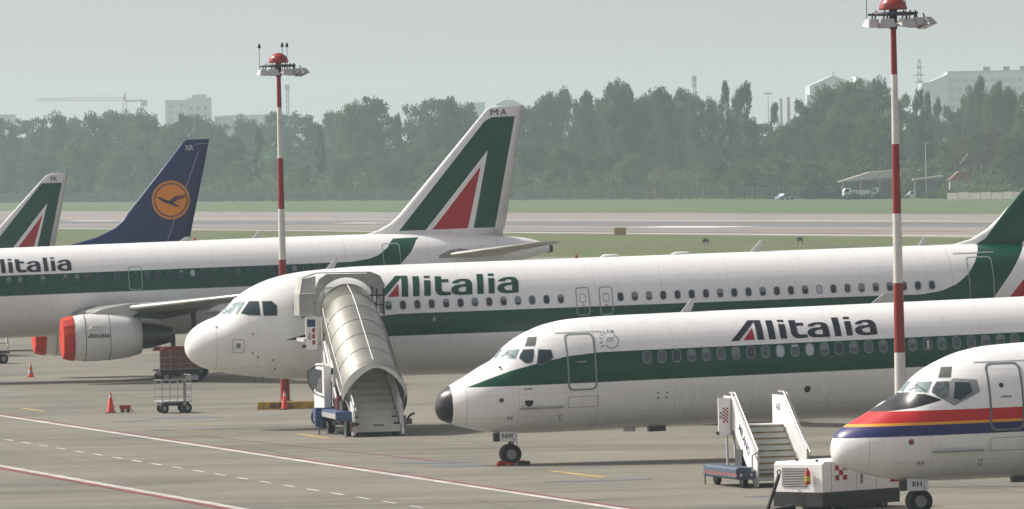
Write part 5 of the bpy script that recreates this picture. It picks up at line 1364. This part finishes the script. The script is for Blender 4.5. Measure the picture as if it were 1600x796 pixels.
TREES = [(-156.3,2381.0,25.1,9.9,'b'),(-154.6,2463.0,25.9,11.5,'b'),(-137.8,2305.0,25.9,12.3,'b'),(-143.7,2524.0,26.7,12.6,'b'),(-124.0,2299.0,25.8,13.4,'b'),(-120.4,2378.0,27.4,14.3,'b'),(-104.9,2220.0,25.7,12.2,'b'),(-94.9,2134.0,20.9,7.8,'b'),(-93.3,2251.0,25.1,12.4,'b'),(-81.7,2129.0,21.7,9.6,'b'),(-76.6,2070.0,17.1,7.9,'b'),(-82.7,2411.0,24.6,12.1,'b'),(-68.2,2094.0,20.0,3.8,'c'),(-74.4,2456.0,25.9,12.3,'b'),(-63.3,2335.0,24.6,12.5,'b'),(-50.5,2048.0,20.6,2.9,'c'),(-51.9,2276.0,25.2,9.5,'b'),(-43.1,2094.0,25.9,9.8,'b'),(-37.1,2111.0,27.7,12.7,'b'),(-43.7,1966.0,10.9,4.9,'b'),(-28.6,1959.0,22.2,3.9,'c'),(-26.0,2150.0,26.0,10.8,'b'),(-18.5,2032.0,26.7,12.9,'b'),(-12.7,2085.0,25.6,9.7,'b'),(-7.8,2140.0,22.4,7.1,'b'),(-1.0,1988.0,19.4,8.3,'b'),(5.0,1973.0,23.3,7.6,'b'),(9.3,2032.0,27.0,9.1,'p'),(14.8,2088.0,28.2,8.7,'p'),(18.9,1939.0,26.3,7.8,'p'),(24.5,2031.0,25.8,6.8,'p'),(27.3,1848.0,28.3,9.5,'p'),(26.6,1956.0,28.8,6.5,'p'),(36.5,2038.0,27.3,8.5,'p'),(37.9,1893.0,27.3,8.5,'p'),(44.4,1949.0,27.4,8.1,'p'),(48.0,1904.0,24.3,7.9,'b'),(54.1,1998.0,24.0,6.7,'b'),(52.4,1857.0,27.7,3.7,'c'),(54.6,1779.0,27.0,5.6,'c'),(56.1,1885.0,26.8,4.7,'c'),(60.3,1837.0,17.4,7.7,'b'),(62.1,1796.0,21.7,3.9,'c'),(63.2,1756.0,16.7,5.9,'b'),(70.5,1813.0,21.9,8.5,'b'),(79.5,1904.0,26.2,11.1,'b'),(79.9,1790.0,26.7,11.3,'b'),(86.3,1813.0,26.8,11.5,'b'),(97.7,1938.0,23.6,9.7,'b'),(73.9,1691.0,17.9,11.3,'b'),(79.3,1658.0,17.8,9.7,'b'),(93.8,1757.0,24.9,3.5,'c'),(99.1,1821.0,24.2,3.0,'c'),(103.1,1850.0,23.4,3.1,'c'),(86.5,1600.0,14.2,7.7,'f'),(106.6,1842.0,19.9,7.1,'b'),(111.7,1870.0,22.8,6.2,'b'),(109.5,1797.0,26.7,6.0,'p'),(108.6,1721.0,24.8,6.3,'p'),(116.5,1781.0,24.0,6.5,'p'),(115.2,1705.0,23.6,7.1,'p'),(94.8,1618.0,13.0,8.1,'b'),(100.6,1623.0,14.2,8.9,'b'),(102.9,1577.0,13.0,6.6,'b'),(101.3,1521.0,12.3,5.1,'b'),(12.9,1815.0,12.5,9.4,'y'),(21.3,1810.0,10.8,8.4,'y'),(28.4,1766.0,10.4,7.4,'b'),(37.5,1695.0,13.5,4.0,'f'),(43.8,1733.0,10.6,7.2,'r'),(33.3,1717.0,7.1,8.6,'r'),(50.6,1663.0,8.2,9.1,'b'),(58.2,1672.0,8.9,7.0,'b'),(46.4,1725.0,8.5,5.8,'b'),(63.9,1623.0,8.2,8.1,'b'),(69.8,1603.0,7.0,8.0,'b'),(3.7,1874.0,14.0,9.4,'b'),(8.2,1913.0,14.8,9.6,'b'),(-25.2,1933.0,13.1,9.7,'b'),(-16.8,1887.0,12.1,9.4,'b'),(-10.5,1894.0,11.2,9.5,'b'),(-135.8,2213.0,15.4,11.1,'b'),(-121.8,2161.0,16.9,10.8,'y'),(-110.5,2151.0,14.1,10.0,'b'),(-97.6,2104.0,13.1,8.8,'b'),(-86.8,2096.0,12.2,8.7,'b'),(-73.3,2060.0,10.9,8.6,'b'),(-61.3,2060.0,11.3,8.6,'b'),(-39.2,1986.0,11.9,9.9,'b'),(-31.7,1934.0,10.1,8.1,'b'),(-54.8,2011.0,9.7,8.4,'b'),(-144.8,2238.0,13.2,9.3,'b'),(-4.2,1877.0,11.7,9.4,'b'),(-163.0,2399.0,24.6,12.0,'b'),(-155.1,2265.0,14.3,11.3,'b'),(100.0,1585,14.5,11,'r'),(93.5,1590,12.0,8,'r'),(104,1580,12,8,'r'),(119.3,1695.0,21.2,8.5,'b'),(110.7,1556.0,11.2,7.8,'b')]
rt_ = random.Random(4)
TREES = TREES+[(round(x*(y+35)/y+rt_.choice((-1, 1))*w*rt_.uniform(.3, .6), 1), y+35, round(h*rt_.uniform(.82, .95), 1), w*1.05, 'b' if k_ == 'b' or i_ % 2 else 'p') for i_, (x, y, h, w, k_) in enumerate(TREES) if k_ in 'bp' and h > 19]
KN = {'b': ('broadleaf_tree', 'rounded leafy tree'), 'p': ('poplar_tree', 'feathery topped tree'), 'c': ('columnar_poplar', 'narrow columnar tree'), 'f': ('conifer_tree', 'dark dense conifer'), 'y': ('yellow_green_tree', 'yellow green tree'), 'r': ('bare_tree', 'brownish half bare tree')}
LM = [(-999, 'the left edge'), (103, 'the small green tail fin'), (322, 'the blue tail fin'), (440, 'the left striped mast'), (620, 'the slim tree behind the tall fin'), (800, 'the tall white and green fin'), (985, 'the tallest feathery tree'), (1085, 'the telecom tower'), (1231, 'the brick chimney'), (1400, 'the right striped mast')]
ORD = ['first', 'second', 'third', 'fourth', 'fifth', 'sixth', 'seventh', 'eighth', 'ninth', 'tenth', 'eleventh', 'twelfth', 'thirteenth', 'fourteenth', 'fifteenth', 'sixteenth', 'seventeenth', 'eighteenth']
cnt = {}
for i, (x, y, h, w, kd) in enumerate(sorted(TREES, key=lambda q: q[0]/q[1])):
    px = 800+12000*x/y
    lm = [n for q, n in LM if px >= q-6][-1]
    size = 'low ' if h < 15 else 'tall ' if h > 25.5 else ''
    nm, ph = KN[kd]; key = (lm, size, kd); cnt[key] = cnt.get(key, 0)+1
    lb = f"{size}{ph}, {ORD[cnt[key]-1]} counting rightward from {lm}"
    r = empty(nm, lb, 'tree', (x, y, 0), (0, 0, random.uniform(0, 6.28)), group='trees beyond the runway')
    cm_, tm = protos[kd][i % len(protos[kd])]
    c = bpy.data.objects.new('crown', cm_); link(c, r)
    base = .0
    ww = w*1.18 if kd in 'bpy' else w*1.1
    c.location = (0, 0, base); c.scale = (ww, ww, h-base)
    tt = bpy.data.objects.new('trunk', tm); link(tt, r); tt.scale = (ww*.8, ww*.8, h)
# undergrowth along the fence: one unbroken mass of bushes, and the closed wood behind
def bushmass(name, label_kind, a, b, n, hlo, hhi, depth, seed, m, ls):
    rd = random.Random(seed); V = []; Fc = []
    A = Vector(a); B = Vector(b); d = (B-A); nn = Vector((-d.y, d.x)).normalized()
    if nn.y < 0: nn = -nn
    for k in range(n):
        t = rd.random(); c = A+d*t+nn*rd.uniform(0, depth); hh = rd.uniform(hlo, hhi)*(.75+.25*math.sin(t*60)); rr = hh*rd.uniform(.5, .9)
        for _ in range(46):
            g = Vector((rd.gauss(0, 1), rd.gauss(0, 1), rd.gauss(0, 1))).normalized()*rd.random()**.4
            p = Vector((c.x+g.x*rr, c.y+g.y*rr, max(.1, hh*.52+g.z*hh*.5))); s = rd.uniform(.6, 1.15)*ls
            dd2 = Vector((rd.gauss(0, 1), rd.gauss(0, 1), rd.gauss(0, 1)+.3)).normalized(); u = dd2.orthogonal().normalized(); w = dd2.cross(u)
            q = len(V); V.extend([p-u*s, p-w*s*.6, p+u*s, p+w*s*.6]); Fc.append((q, q+1, q+2, q+3))
    o = mesh_obj(name, V, Fc, m); tag(o, kind='stuff')
    return o
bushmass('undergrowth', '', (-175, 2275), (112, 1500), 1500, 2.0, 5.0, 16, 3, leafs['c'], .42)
bushmass('undergrowth', '', (-172, 2310), (118, 1535), 800, 5.0, 10.0, 30, 8, leafs['b'], .6)
bushmass('far_wood', '', (-230, 2560), (190, 1900), 2000, 14, 18, 90, 5, leafs['b'], 1.2)
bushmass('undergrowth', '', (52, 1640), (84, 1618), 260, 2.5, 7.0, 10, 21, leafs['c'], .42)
bushmass('undergrowth', '', (84, 1530), (108, 1508), 260, 1.5, 3.6, 10, 22, leafs['b'], .34)
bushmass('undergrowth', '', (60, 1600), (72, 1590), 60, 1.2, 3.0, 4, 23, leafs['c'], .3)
bushmass('undergrowth', '', (84, 1552), (95, 1545), 60, 1.2, 3.2, 3, 24, leafs['y'], .3)
bushmass('undergrowth', '', (66, 1568), (80, 1560), 36, .8, 1.9, 2, 25, leafs['c'], .25)
bushmass('undergrowth', '', (88, 1575), (108, 1560), 110, 3.0, 6.0, 8, 26, leafs['b'], .35)
